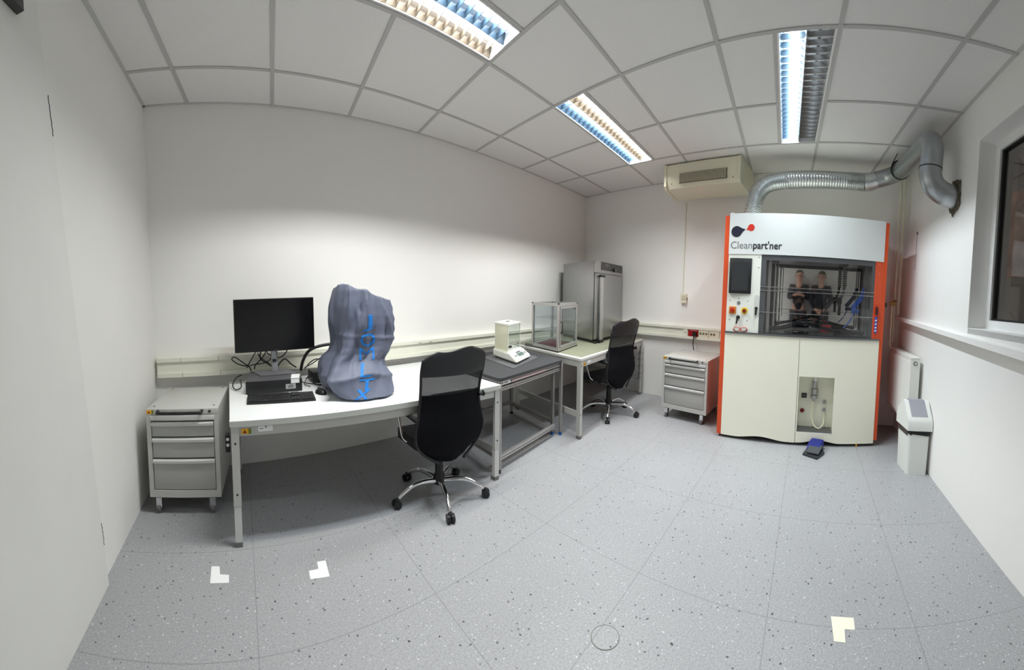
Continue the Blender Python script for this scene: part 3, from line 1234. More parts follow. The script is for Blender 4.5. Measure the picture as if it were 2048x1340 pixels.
# black box and cables behind the cover
t = thing('power_supply', 'black power supply box behind the left side of the grey cover', 'power supply', rotfr(.98, 2.74, T1Z, math.radians(-6)))
obj('box', bx(NB(), -.02, .25, -.05, .12, 0, .085, bev=.006), BLACK, t, smooth=30)
bm = NB()
for k in range(9):
    bx(bm, .01 + k * .024, .02 + k * .024, -.052, -.05, .012, .072)
obj('vent', bm, DARKM, t)


def cable(pts, r, label, m=BLACK, group='black cables round the computer'):
    bm = NB()
    tube(bm, pts, r, seg=8, n=6)
    o = obj('cable', bm, m, None, smooth=60, fr=Fr((0, 0)))
    tag(o, label, 'cable', group)
    return o


Z0 = T1Z
cable([(.59, 2.84, 1.0), (.56, 2.88, .95), (.53, 2.93, .88), (.50, 2.95, .84), (.43, 2.95, .86), (.385, 2.94, .90), (.41, 2.93, .915), (.47, 2.93, .87), (.52, 2.93, .83), (.53, 2.92, .80)], .0045,
      'looped black cable hanging down at the left behind the monitor')
cable([(.62, 2.85, .99), (.60, 2.90, .93), (.62, 2.94, .88), (.68, 2.95, .84), (.71, 2.94, .81)], .006, 'thick black cable falling behind the monitor column on its left')
cable([(.64, 2.86, 1.0), (.66, 2.91, .94), (.70, 2.93, .90), (.66, 2.94, .86), (.60, 2.94, .85), (.53, 2.93, .845), (.49, 2.92, .83)], .004, 'thin black cable crossing behind the monitor column')
cable([(.82, 2.84, 1.0), (.81, 2.89, .94), (.78, 2.90, .905), (.73, 2.88, .895), (.705, 2.86, .885)], .0045, 'black cable from the right half of monitor curling to the column')
cable([(.45, 2.90, .78), (.40, 2.85, .77), (.36, 2.76, .74), (.37, 2.68, .722), (.405, 2.66, .74), (.415, 2.72, .765), (.42, 2.78, .77)], .0045, 'black cable loop lying at the left side of computer')
cable([(.74, 2.95, .80), (.78, 2.96, .85), (.82, 2.96, .87), (.86, 2.95, .83), (.90, 2.93, .80)], .005, 'black cable arching behind the computer right of the column')
cable([(.92, 2.88, .78), (.95, 2.90, .86), (1.0, 2.90, .93), (1.08, 2.88, .965), (1.20, 2.86, .98)], .013, 'thick black hose rising to the back of the grey cover')
cable([(.93, 2.82, .80), (.99, 2.84, .85), (1.05, 2.84, .87), (1.12, 2.83, .84)], .005, 'black cable arching over the power supply')
cable([(.94, 2.84, .81), (1.0, 2.80, .85), (1.06, 2.76, .90), (1.10, 2.74, .92)], .004, 'thin black cable climbing from the power supply to the cover')
cable([(.60, 2.86, 1.0), (.585, 2.90, .95), (.60, 2.93, .91), (.645, 2.93, .875), (.68, 2.92, .845), (.70, 2.90, .82)], .0035, 'thin black cable slanting across behind the lower left of the monitor')
cable([(.66, 2.86, 1.0), (.64, 2.91, .93), (.61, 2.94, .88), (.57, 2.95, .84), (.56, 2.94, .81)], .0045, 'black cable hanging straight down behind the computer, left of the monitor column')
cable([(.93, 2.78, .74), (.96, 2.72, .76), (1.0, 2.66, .74), (.99, 2.60, .72), (.94, 2.62, .722)], .0035, 'thin black cable coiled on the desk before the power supply')
cable([(.87, 2.80, .73), (.90, 2.70, .722), (.98, 2.62, .72), (1.06, 2.58, .72)], .004, 'thin black cable lying on desk between computer and cover')
cable([(.90, 2.60, .718), (.88, 2.66, .722), (.91, 2.74, .73), (.96, 2.80, .76)], .003, 'mouse lead lying on desk right of the computer')

# ------------------------------------------------------------------ instrument under a grey fabric cover
# sections: z, xl, xr, yf, yb  (measured round the instrument it hides)
SEC = [(.712, .985, 1.325, 2.10, 2.56), (.730, .955, 1.335, 2.07, 2.60), (.78, .935, 1.34, 2.10, 2.62), (.84, .93, 1.335, 2.13, 2.62), (.90, .935, 1.335, 2.16, 2.62),
       (.945, .955, 1.35, 2.19, 2.60), (.985, 1.00, 1.375, 2.21, 2.58), (1.03, 1.015, 1.39, 2.22, 2.57), (1.10, 1.015, 1.40, 2.22, 2.56), (1.17, 1.015, 1.40, 2.21, 2.55),
       (1.23, 1.02, 1.395, 2.21, 2.54), (1.30, 1.02, 1.39, 2.22, 2.53), (1.40, 1.03, 1.385, 2.24, 2.52), (1.44, 1.04, 1.40, 2.26, 2.50), (1.455, 1.06, 1.38, 2.29, 2.47), (1.46, 1.12, 1.30, 2.34, 2.42)]
secs = []
for a, b in zip(SEC, SEC[1:]):
    n = max(1, int((b[0] - a[0]) / .010))
    for k in range(n):
        t_ = k / n
        secs.append(tuple(a[i] * (1 - t_) + b[i] * t_ for i in range(5)))
secs.append(SEC[-1])
bm = NB()
rings = []
NS = 120


def sharp(v, wd):
    return math.exp(-abs(v) / wd)


CREASE = []       # straight creases: anchor angle/height, direction and strength
for k in range(38):
    CREASE.append((rnd.uniform(-PI, PI), rnd.uniform(.75, 1.35), rnd.uniform(-.9, .9), rnd.uniform(.08, .22), rnd.choice((-1, 1, 1)) * rnd.uniform(.014, .034)))
for z, xl, xr, yf, yb in secs:
    cx_, cy_ = (xl + xr) / 2, (yf + yb) / 2
    ax_, ay_ = (xr - xl) / 2, (yb - yf) / 2
    ring = []
    for k in range(NS):
        a = 2 * PI * k / NS
        e = 3.4
        ca, sa = math.cos(a), math.sin(a)
        rr = (abs(ca) ** e + abs(sa) ** e) ** (-1 / e)
        x, y = cx_ + ax_ * ca * rr, cy_ + ay_ * sa * rr
        h = 0
        for a0, z0, sl, ln, st_ in CREASE:
            da = (a - a0 + PI) % (2 * PI) - PI
            u = da * .25 * math.cos(sl) + (z - z0) * math.sin(sl) * .3
            vv_ = -da * .25 * math.sin(sl) + (z - z0) * math.cos(sl)
            h += st_ * sharp(u, .016) * math.exp(-(vv_ / ln) ** 2)
        q = Vector((ca * 1.3, sa * 1.3, z * 2.2))
        h += (abs(noise.noise(q * 1.3 + Vector((5, 2, 1)))) - .22) * .05
        fade = min(1, (z - .712) / .06 + .35)
        h *= fade
        if sa < .2:      # swag over the stage and the gathered shoulder
            h += .026 * sharp(z - (.875 - .22 * abs(x - 1.13)), .022) + .012 * sharp(z - (1.10 - .10 * (x - 1.1)), .008)
            h -= .020 * math.exp(-((z - .93) / .05) ** 2) * (1 if x < 1.3 else .3)
        n2 = Vector((ca * rr, sa * rr)).normalized()
        px_, py_ = x + n2.x * h, y + n2.y * h
        top = 1.445 - .40 * max(0, px_ - 1.06) - .25 * max(0, py_ - 2.36) + .018 * noise.noise(Vector((px_ * 9, py_ * 9, 3)))
        if px_ > 1.33:
            top += (px_ - 1.33) * .25
        zz = min(z, top + (z - 1.46) * .03)
        ring.append(bm.verts.new((px_, py_, zz)))
    rings.append(ring)
for a, b in zip(rings, rings[1:]):
    for k in range(NS):
        bm.faces.new((a[k], a[(k + 1) % NS], b[(k + 1) % NS], b[k]))
bm.faces.new(rings[-1])
bvh = BVHTree.FromBMesh(bm)
cov = obj('dust_cover', bm, FABRIC, None, smooth=75, fr=Fr((0, 0)))
tag(cov, 'tall instrument under a creased blue grey fabric cover with blue letters', 'covered instrument')
# letters running down the front, each draped on the cloth
vd = Vector((.464, .886, 0)).normalized()
side = Vector((vd.y, -vd.x, 0))
for ch, z0, size, lat, rot_ in (('J', 1.135, .088, .012, 0), ('O', 1.035, .092, .010, 0), ('M', .948, .090, .002, 0), ('L', .855, .085, -.006, .05), ('T', .776, .072, -.004, .1), ('X', .722, .068, -.040, .35)):
    tb = text_bm(ch, size * 1.3, -.0006 if ch == 'M' else .0012, 0, 3)
    xs_ = [v.co.x for v in tb.verts]
    ys_ = [v.co.y for v in tb.verts]
    mx_, my_ = (min(xs_) + max(xs_)) / 2, min(ys_)
    sx_ = .098 / (max(xs_) - min(xs_)) if ch != 'L' else .070 / (max(xs_) - min(xs_))
    if ch == 'J':
        sx_ = .062 / (max(xs_) - min(xs_))
    bmesh.ops.triangulate(tb, faces=tb.faces)
    for _ in range(5):
        es = [e for e in tb.edges if e.calc_length() > .009]
        if not es:
            break
        bmesh.ops.subdivide_edges(tb, edges=es, cuts=1)
        bmesh.ops.triangulate(tb, faces=tb.faces)
    for v in tb.verts:
        lx, ly = (v.co.x - mx_) * sx_, v.co.y - my_
        org = side * (lat + lx + ly * rot_) + vd * 1.2 + Vector((0, 0, z0 + ly))
        hit = bvh.ray_cast(org, vd)
        v.co = (hit[0] if hit[0] is not None else org + vd * 1.2) - vd * .003
    obj('printed_letter', tb, BLUEINK, cov, 'blue printed letter', fr=Fr((0, 0)))

# ------------------------------------------------------------------ office chairs
def chair(name_label, x, y, yaw, group='black mesh office chairs', base_rot=0, s_=1.0):
    fr_ = rotfr(x, y, 0, yaw)
    fr_.zs = s_
    fr_.w = fr_.d = 1 / s_
    t = thing('office_chair', name_label, 'office chair', fr_, group)
    # star base: chrome legs and casters
    for k in range(5):
        a = base_rot + k * 2 * PI / 5
        d = Vector((math.cos(a), math.sin(a), 0))
        n = Vector((-d.y, d.x, 0))
        bm = NB()
        pts = [d * .035 + Vector((0, 0, .118)), d * .12 + Vector((0, 0, .128)), d * .20 + Vector((0, 0, .120)), d * .27 + Vector((0, 0, .085)), d * .30 + Vector((0, 0, .062))]
        tube(bm, pts, .015, seg=10, n=4, rad=lambda t_, i: .019 - .008 * t_)
        lg = obj('leg', bm, CHROME, t, 'chrome base leg', smooth=60)
        c = d * .315
        bm = NB()
        for s in (-1, 1):
            cy(bm, tuple(c + n * (s * .005) + Vector((0, 0, .027))), tuple(c + n * (s * .024) + Vector((0, 0, .027))), .027, seg=18)
        bx(bm, c.x - .012, c.x + .012, c.y - .012, c.y + .012, .025, .062, bev=.003)
        obj('caster', bm, BLACK, lg, 'black twin wheel caster', smooth=40)
    bm = NB()
    lathe(bm, (0, 0, 0), [(.034, .092), (.040, .10), (.040, .15), (.028, .165), (.026, .30), (.015, .305), (.015, .37)], 20)
    obj('gas_column', bm, BLACK, t, smooth=40)
    bm = bx(NB(), -.09, .09, -.11, .11, .35, .39, bev=.01)
    cy(bm, (-.16, .02, .365), (-.05, .02, .365), .006)
    obj('tilt_mechanism', bm, BLACK, t, smooth=30)
    # seat
    bm = NB()
    prism(bm, rrect(-.215, .215, -.125, .245, .06), .39, .455, 'xy')
    bmesh.ops.bevel(bm, geom=[e for e in bm.edges if len(e.link_faces) == 2 and abs(e.calc_face_angle(0)) > 1.2], offset=.02, segments=3, affect='EDGES')
    for v in bm.verts:
        v.co.z += -.02 * max(0, (v.co.y - .15)) / .1
    obj('seat', bm, LEATHER, t, smooth=50)
    # back shell
    def back(z0, z1, m, nm, th=.014, lab=None):
        bm = NB()
        rowsF, rowsB = [], []
        n = max(3, int((z1 - z0) / .02))
        W = [(.31, .09), (.34, .145), (.42, .225), (.50, .250), (.60, .232), (.70, .218), (.80, .218), (.90, .226), (.98, .222), (1.015, .19), (1.035, .13)]
        D = [(.31, -.165), (.45, -.205), (.56, -.215), (.68, -.20), (.80, -.215), (.92, -.25), (1.03, -.262)]

        def itp(T, z):
            for a, b in zip(T, T[1:]):
                if a[0] <= z <= b[0]:
                    k = (z - a[0]) / (b[0] - a[0])
                    k = k * k * (3 - 2 * k)
                    return a[1] + (b[1] - a[1]) * k
            return T[-1][1] if z > T[-1][0] else T[0][1]
        nx = 14
        for i in range(n + 1):
            z = z0 + (z1 - z0) * i / n
            wv, dv = itp(W, z), itp(D, z)
            f_, b_ = [], []
            for j in range(nx + 1):
                u = -1 + 2 * j / nx
                x_ = u * wv
                curve = .05 * (u * u) * (1 if z < .9 else max(.2, 1 - (z - .9) / .12 * .5))
                topw = .012 * math.sin(u * 2.4) * max(0, (z - .93) / .1)
                f_.append(bm.verts.new((x_, dv + curve + th, z + topw)))
                b_.append(bm.verts.new((x_, dv + curve, z + topw)))
            rowsF.append(f_); rowsB.append(b_)
        for i in range(n):
            for j in range(nx):
                bm.faces.new((rowsF[i][j], rowsF[i][j + 1], rowsF[i + 1][j + 1], rowsF[i + 1][j]))
                bm.faces.new((rowsB[i][j], rowsB[i + 1][j], rowsB[i + 1][j + 1], rowsB[i][j + 1]))
            for j in (0, nx):
                bm.faces.new((rowsF[i][j], rowsF[i + 1][j], rowsB[i + 1][j], rowsB[i][j]))
        for i in (0, n):
            for j in range(nx):
                bm.faces.new((rowsF[i][j], rowsB[i][j], rowsB[i][j + 1], rowsF[i][j + 1]))
        return obj(nm, bm, m, t, lab, smooth=60)
    back(.875, 1.035, LEATHER, 'headrest', .022, 'black leatherette headrest')
    back(.755, .875, MBAND, 'open_mesh', .006, 'see-through mesh band')
    back(.31, .755, MESHB, 'backrest', .014, 'opaque black lower back')
    # side edge piping and back bar
    bm = NB()
    for s in (-1, 1):
        tube(bm, [(s * .09, -.165, .31), (s * .16, -.145, .355), (s * .225, -.145, .42), (s * .250, -.155, .50), (s * .232, -.155, .60), (s * .218, -.15, .70), (s * .218, -.165, .80), (s * .226, -.19, .90), (s * .222, -.21, .98)], .009, seg=8, n=3)
    obj('back_frame', bm, BLACK, t, smooth=60)
    bm = bx(NB(), -.15, .15, -.185, -.165, .735, .76, bev=.004)
    obj('lumbar_bar', bm, BLACK, t)
    bm = NB()
    cy(bm, (.205, -.17, .715), (.235, -.17, .715), .014, seg=14)
    lathe(bm, (.235, -.17, .715), [(.018, 0), (.020, .008), (.012, .014)], 12, 'x')
    obj('adjusting_knob', bm, BLACK, t, smooth=40)
    for s in (-1, 1):
        bm = NB()
        tube(bm, [(s * .235, -.16, .60), (s * .25, -.06, .615), (s * .25, .10, .615), (s * .245, .16, .60)], .017, seg=10, n=4, rad=lambda t_, i: .016)
        ar = obj('armrest', bm, BLACK, t, smooth=60)
        bm = NB()
        tube(bm, [(s * .245, .13, .60), (s * .24, .10, .50), (s * .235, .07, .425), (s * .20, .05, .39)], .009, seg=8, n=4)
        obj('arm_support', bm, CHROME, ar, 'chrome arm support', smooth=60)
        bm = NB()
        tube(bm, [(s * .23, -.15, .60), (s * .235, -.13, .50), (s * .225, -.09, .43), (s * .19, -.05, .39)], .012, seg=8, n=4)
        obj('rear_support', bm, BLACK, ar, smooth=60)
    return t


chair('black mesh office chair pushed in at the white desk', 1.575, 1.985, math.radians(-9), base_rot=math.radians(-107))
chair('smaller looking black mesh office chair standing at the grey workbench', 3.945, 1.92, math.radians(-11), base_rot=math.radians(216), s_=1.07)

# ------------------------------------------------------------------ analytical balance on its pad
pad = obj('balance_pad', bx(NB(), 0, .62, 0, .60, 0, .004), PAD, None,
          fr=Fr((2.44, 2.07), (3.05, 2.27), (2.66, 2.66), w=.62, d=.60, z=T2Z))
tag(pad, 'thin dark grey pad under the laboratory balance', 'pad')
bz = T2Z + .004
balfr = Fr((2.575, 2.15), (2.955, 2.29), (2.765, 2.62), w=.36, d=.44, z=bz)
t = thing('laboratory_balance', 'white laboratory balance with a glass draught shield on the black bench', 'balance', balfr)
bm = NB()
# wedge shaped base: low control panel in front, plate behind
prism(bm, [(0, .012), (.0, .035), (.13, .075), (.16, .085), (.44, .085), (.44, .012)], 0, .36, 'yz')
bmesh.ops.bevel(bm, geom=bm.edges[:], offset=.012, segments=2, affect='EDGES')
obj('base', bm, BALW, t, smooth=35)
bm = NB()
for x, y in ((.04, .05), (.32, .05), (.04, .40), (.32, .40)):
    cy(bm, (x, y, 0), (x, y, .014), .016)
obj('foot', bm, DARKM, t)
sl = lambda y: .035 + (y) * (.04 / .13)
bm = NB()
prism(bm, [(.028, sl(.028) + .001), (.095, sl(.095) + .001), (.095, sl(.095) + .004), (.028, sl(.028) + .004)], .035, .325, 'yz')
pn = obj('control_panel', bm, mat('panel_pale', srgb(205, 212, 208), .4), t)
bm = NB()
prism(bm, [(.036, sl(.036) + .004), (.088, sl(.088) + .004), (.088, sl(.088) + .006), (.036, sl(.036) + .006)], .12, .25, 'yz')
obj('display', bm, LCD, pn, 'grey green display')
bm = NB()
for x in (.05, .08, .27, .295):
    prism(bm, [(.05, sl(.05) + .004), (.075, sl(.075) + .004), (.075, sl(.075) + .006), (.05, sl(.05) + .006)], x, x + .018, 'yz')
obj('button', bm, GREYINK, pn)
bm = NB()
prism(bm, [(.103, sl(.103) + .0005), (.118, sl(.118) + .0005), (.118, sl(.118) + .002), (.103, sl(.103) + .002)], .14, .24, 'yz')
obj('name_strip', bm, INK, t)
SH0, SH1 = .085, .345
X0, X1, Y0, Y1 = .03, .33, .17, .43
bm = NB()
for x, y in ((X0, Y0), (X1 - .008, Y0), (X0, Y1 - .012), (X1 - .012, Y1 - .012)):
    bx(bm, x, x + .008, y, y + .008, SH0, SH1 - .018)
obj('shield_post', bm, BALW, t)
obj('shield_top', bx(NB(), X0 - .008, X1 + .008, Y0 - .008, Y1 + .008, SH1 - .018, SH1, bev=.004), BALW, t, smooth=30)
bm = bx(NB(), .15, .22, .29, .31, SH1, SH1 + .006)
obj('top_handle', bm, DARKM, t)
obj('front_pane', bx(NB(), X0 + .008, X1 - .008, Y0 + .002, Y0 + .006, SH0, SH1 - .018), GLASS, t)
obj('side_pane', bx(NB(), X1 - .006, X1 - .002, Y0 + .01, Y1 - .014, SH0, SH1 - .018), GLASS, t)
obj('side_pane', bx(NB(), X0 + .001, X0 + .005, Y0 + .01, Y1 - .014, SH0, SH1 - .018), BALP, t, 'milky cream side pane')
obj('back_wall', bx(NB(), X0 + .01, X0 + .12, Y1 - .016, Y1 - .004, SH0, SH1 - .018), BALW, t)
bm = NB()
lathe(bm, (.19, .30, SH0), [(.012, 0), (.012, .02), (.05, .022), (.05, .026)], 24)
obj('weighing_pan', bm, CHROME, t, smooth=40)
bm = NB()
lathe(bm, (.19, .30, SH0), [(.062, .001), (.064, .012), (.060, .012), (.058, .001)], 24)
obj('wind_ring', bm, STEELD, t, smooth=40)
bm = NB()
cy(bm, (X0 + .03, .22, SH0), (X0 + .03, .22, SH0 + .06), .006)
obj('peg', bm, DARKM, t)

# ------------------------------------------------------------------ glass cabinet on the workbench
cz = T3Z + .003
cabfr = Fr((3.235, 2.155), (3.80, 2.275), (3.42, 2.64), w=.50, d=.46, z=cz)
t = thing('glass_cabinet', 'aluminium framed glass cabinet on the green mat left of the oven', 'cabinet', cabfr)
CH = .50
W_, D_ = .50, .46
bm = NB()
for x, y in ((.0, .0), (W_ - .03, 0), (0, D_ - .03), (W_ - .03, D_ - .03)):
    bx(bm, x, x + .03, y, y + .03, .012, CH)
for z in (.012, CH - .03):
    bx(bm, .03, W_ - .03, 0, .03, z, z + .03)
    bx(bm, .03, W_ - .03, D_ - .03, D_, z, z + .03)
    bx(bm, 0, .03, .03, D_ - .03, z, z + .03)
    bx(bm, W_ - .03, W_, .03, D_ - .03, z, z + .03)
obj('frame', bm, ALU, t)
bm = NB()
for x in (0, W_):
    for y in (0, D_):
        for z in (0.0, CH - .012):
            s = .018
            bx(bm, x - (.002 if x == 0 else s - .002), x + (s - .002 if x == 0 else .002), y - (.002 if y == 0 else s - .002), y + (s - .002 if y == 0 else .002), z, z + .014)
obj('corner_cap', bm, BLACK, t)
obj('side_pane', bx(NB(), .008, .012, .03, D_ - .03, .042, CH - .03), CABG, t)
obj('side_pane', bx(NB(), W_ - .012, W_ - .008, .03, D_ - .03, .042, CH - .03), CABG, t)
obj('back_pane', bx(NB(), .03, W_ - .03, D_ - .012, D_ - .008, .042, CH - .03), CABG, t)
obj('top_pane', bx(NB(), .03, W_ - .03, .03, D_ - .03, CH - .012, CH - .008), CABG, t)
dr = obj('door', (lambda b: (bx(b, .034, .054, -.006, .004, .046, CH - .034), bx(b, W_ - .054, W_ - .034, -.006, .004, .046, CH - .034),
                           bx(b, .054, W_ - .054, -.006, .004, .046, .066), bx(b, .054, W_ - .054, -.006, .004, CH - .054, CH - .034))[0])(NB()), ALU, t)
obj('door_pane', bx(NB(), .054, W_ - .054, -.002, .001, .066, CH - .054), CABG, dr)
bm = NB()
tube(bm, [(.045, -.006, .20), (.045, -.03, .205), (.045, -.032, .225), (.045, -.032, .285), (.045, -.03, .305), (.045, -.006, .31)], .005, seg=8, n=3)
obj('door_handle', bm, BLACK, dr, 'black bow handle', smooth=60)
obj('label', bx(NB(), W_ - .12, W_ - .06, -.0075, -.0065, CH - .066, CH - .058), BLACK, dr)
for z in (.19, .33):
    obj('shelf', bx(NB(), .03, W_ - .03, .03, D_ - .03, z, z + .005), CABG, t)
obj('floor_tray', bx(NB(), .03, W_ - .03, .03, D_ - .03, .016, .030), MAROON, t, 'dark red base tray')
cable([(3.52, 2.70, T3Z + .01), (3.44, 2.74, T3Z + .02), (3.40, 2.70, T3Z + .012), (3.39, 2.62, T3Z + .012)], .006, 'short black cable lying behind the glass cabinet', group=None)

# ------------------------------------------------------------------ heating oven
ovfr = Fr((4.115, 2.22), (5.04, 2.285), (4.555, 2.97), w=.88, d=.82, z=cz, D=(5.285, 2.98))
t = thing('heating_oven', 'tall stainless steel laboratory oven in the far corner on the workbench', 'oven', ovfr)
OH = 1.012
W_, D_ = .88, .82
bm = bx(NB(), .02, W_ - .02, .05, D_ - .02, 0, .04)
bx(bm, -.0, .16, -.03, .05, 0, .03)
obj('plinth', bm, BLACK, t)
obj('body', bx(NB(), 0, W_, .035, D_, .04, OH, bev=.004), STEEL, t, smooth=30)
obj('rear_housing', bx(NB(), .01, .2, D_, D_ + .04, .1, OH - .14), STEELD, t)
obj('header', bx(NB(), .0, W_, .0, .034, OH - .150, OH - .002, bev=.004), STEEL, t, smooth=30)
pn = obj('control_panel', bx(NB(), .16, W_ - .02, -.006, .001, OH - .108, OH - .006), DARKM, t, 'dark control panel')
bm = bx(NB(), .27, .38, -.0075, -.0065, OH - .055, OH - .02)
obj('display', bm, mat('display_dim', srgb(92, 92, 92), .3), pn)
bm = NB()
lathe(bm, (.56, -.006, OH - .085), [(.026, 0), (.024, -.026), (.018, -.03)], 20, 'y')
kn = obj('turn_knob', bm, BLACK, pn, smooth=40)
bm = NB()
lathe(bm, (.565, -.036, OH - .082), [(.013, 0), (.012, -.006)], 16, 'y')
obj('knob_cap', bm, CHROME, kn, smooth=40)
dr = obj('door', bx(NB(), .01, W_ - .01, -.004, .034, .045, OH - .155, bev=.004), STEEL, t, smooth=30)
bm = bx(NB(), .10, .20, -.045, -.004, .02, OH - .175, bev=.008)
h_ = obj('door_handle', bm, mat('handle_steel', srgb(196, 196, 196), .3, metal=.7), dr, 'full height bar handle', smooth=30)
obj('handle_cap', bx(NB(), .095, .225, -.05, .0, OH - .20, OH - .172, bev=.005), BLACK, h_)
obj('handle_cap', bx(NB(), .085, .21, -.055, .0, .0, .04, bev=.005), BLACK, h_)

# ------------------------------------------------------------------ air conditioner
acfr = Fr((4.312, 1.456), (4.068, .543), (4.955, 1.46), w=.945, d=.62, D=(4.715, .46))
t = thing('air_conditioner', 'ivory air conditioner hung under the ceiling on the far wall', 'air conditioner', acfr)
bm = NB()
prism(bm, [(0.02, 2.65), (.0, 2.70), (.0, 2.87), (.02, 2.885), (.615, 2.885), (.615, 2.70), (.50, 2.605), (.04, 2.615)], .03, .915, 'yz')
bmesh.ops.bevel(bm, geom=[e for e in bm.edges if e.calc_face_angle(0) > .4], offset=.012, segments=2, affect='EDGES')
obj('casing', bm, IVORY, t, smooth=35)
for x0, x1 in ((0, .03), (.915, .945)):
    bm = NB()
    prism(bm, [(-.008, 2.64), (-.012, 2.70), (-.012, 2.875), (.01, 2.887), (.615, 2.887), (.615, 2.69), (.50, 2.60), (.03, 2.605)], x0, x1, 'yz')
    obj('end_cap', bm, IVORY, t)
gr = obj('front_grille', bx(NB(), .20, .79, -.004, .004, 2.655, 2.765), mat('grille_dark', srgb(70, 64, 52), .8), t, 'dark front grille')
bm = NB()
for k in range(46):
    x = .205 + k * .0127
    bx(bm, x, x + .0042, -.016, -.004, 2.658, 2.762)
obj('grille_slat', bm, IVORY, gr)
bm = NB()
for x in (.10, .86):
    cy(bm, (x, -.004, 2.66), (x, .002, 2.66), .006, seg=10)
obj('screw', bm, INK, t)
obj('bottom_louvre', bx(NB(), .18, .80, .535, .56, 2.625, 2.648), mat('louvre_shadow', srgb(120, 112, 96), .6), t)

# ------------------------------------------------------------------ the cleaning machine
mA, mB = (3.755, .628), (3.655, -.955)
mU = (Vector(mB) - Vector(mA)).normalized()
mW = (Vector(mB) - Vector(mA)).length
mV = Vector((-mU.y, mU.x))
mC = Vector(mA) + mV * .76 + mU * .0
mfr = Fr(mA, mB, (mC.x, mC.y), w=mW, d=.76)
t = thing('cleaning_machine', 'tall cream and orange industrial cleaning machine against the far wall', 'machine', mfr)
MT = 2.205
FX0, FX1 = .045, mW - .035      # white front between the orange flanks
bow = lambda x: .0 - .05 * (1 - ((x - mW / 2) / (mW / 2)) ** 2)   # front bulges toward the room


def bowed(bm, x0, x1, z0, z1, off=0.0, th=.02, n=20, zlo=None):
    F0, F1, K0, K1 = [], [], [], []
    for k in range(n + 1):
        x = x0 + (x1 - x0) * k / n
        y = bow(x) + off
        zb = zlo(x) if zlo else z0
        F0.append(bm.verts.new((x, y, zb))); F1.append(bm.verts.new((x, y, z1)))
        K0.append(bm.verts.new((x, y + th, zb))); K1.append(bm.verts.new((x, y + th, z1)))
    for k in range(n):
        bm.faces.new((F0[k], F0[k + 1], F1[k + 1], F1[k]))
        bm.faces.new((K0[k], K1[k], K1[k + 1], K0[k + 1]))
        bm.faces.new((F1[k], F1[k + 1], K1[k + 1], K1[k]))
        bm.faces.new((F0[k], K0[k], K0[k + 1], F0[k + 1]))
    for k in (0, n):
        bm.faces.new((F0[k], F1[k], K1[k], K0[k]))
    return bm


bm = NB()
bx(bm, 0, .045, .012, .74, .03, MT - .02)
bx(bm, 0, .047, .0, .02, .03, MT - .02)
obj('side_panel', bm, ORANGE, t, 'orange side panel')
bm = NB()
bx(bm, mW - .035, mW, .012, .74, .06, MT - .012)
bx(bm, mW - .035, mW, .0, .02, .06, MT - .012)
obj('side_panel', bm, ORANGE, t, 'orange side panel')
bm = NB()     # carcass: back, top, work floor, lower block
bx(bm, .045, mW - .035, .72, .74, .06, MT - .02)
bx(bm, .045, mW - .035, .02, .74, MT - .05, MT - .02)
bx(bm, .045, mW - .035, .40, .72, .06, 1.04)
bx(bm, .045, .78, .04, .40, .08, 1.04)
bx(bm, 1.14, mW - .035, .04, .40, .08, 1.04)
bx(bm, .78, 1.14, .04, .40, .70, 1.04)
bx(bm, .78, 1.14, .04, .40, .08, .12)
obj('carcass', bm, CREAM, t)
obj('hood', bowed(NB(), FX0, FX1, 1.815, MT, 0, .03), WHITEM, t, 'white bowed hood panel', smooth=30)
bm = NB()
for x in (.06, mW - .06):
    tube(bm, [(x - .016, .05, MT - .02), (x - .018, .05, MT + .006), (x, .05, MT + .022), (x + .018, .05, MT + .006), (x + .016, .05, MT - .02)], .005, seg=8, n=3)
obj('lifting_eye', bm, CHROME, t, smooth=60)
# seams of doors: left door, right door with the niche cut out
XS = .782
hem = lambda x: .028 + .028 * max(0, math.sin((x - .18) / .52 * PI)) ** 2 * (1 if .18 < x < .70 else 0)
hemr = lambda x: .030 + .03 * max(0, math.sin((x - .80) / .42 * PI)) ** 2 * (1 if .80 < x < 1.22 else 0)
obj('front_door', bowed(NB(), FX0, XS - .002, 0, 1.045, 0, .02, 24, hem), CREAM, t, smooth=30)
NX0, NX1, NZ0, NZ1 = .795, 1.135, .135, .672
bm = NB()
bowed(bm, XS + .002, FX1, NZ1, 1.045, 0, .02, 16)
bowed(bm, XS + .002, FX1, 0, NZ0, 0, .02, 30, hemr)
bowed(bm, NX1, FX1, NZ0, NZ1, 0, .02, 8)
bowed(bm, XS + .002, NX0, NZ0, NZ1, 0, .02, 1)
obj('front_door', bm, CREAM, t, smooth=30)
# niche with fittings
bm = NB()
bx(bm, NX0, NX1, .12, .13, NZ0, NZ1)
bx(bm, NX0 - .01, NX0, -.03, .13, NZ0, NZ1)
bx(bm, NX1, NX1 + .01, -.03, .13, NZ0, NZ1)
bx(bm, NX0, NX1, -.03, .13, NZ1, NZ1 + .01)
nc = obj('niche', bm, CREAM, t)
obj('niche_shelf', bx(NB(), NX0, NX1, -.045, .12, NZ0, NZ0 + .006), STEELD, nc, 'steel shelf in the niche')
bm = NB()
bx(bm, .825, .875, .108, .12, .43, .475)
g = obj('gauge', bm, BLACK, nc)
bm = NB()
bx(bm, .835, .865, .1065, .108, .447, .460)
obj('print', bm, GREYINK, g)
bm = NB()
lathe(bm, (.838, .12, .30), [(.022, 0), (.020, -.012), (.014, -.014)], 16, 'y')
obj('push_button', bm, mat('dark_red', srgb(110, 20, 24), .4), nc, smooth=40)
bm = NB()
cy(bm, (.955, .09, .60), (.955, .09, .655), .015)
obj('filter_bowl', bm, PAPER, nc, smooth=40)
bm = NB()
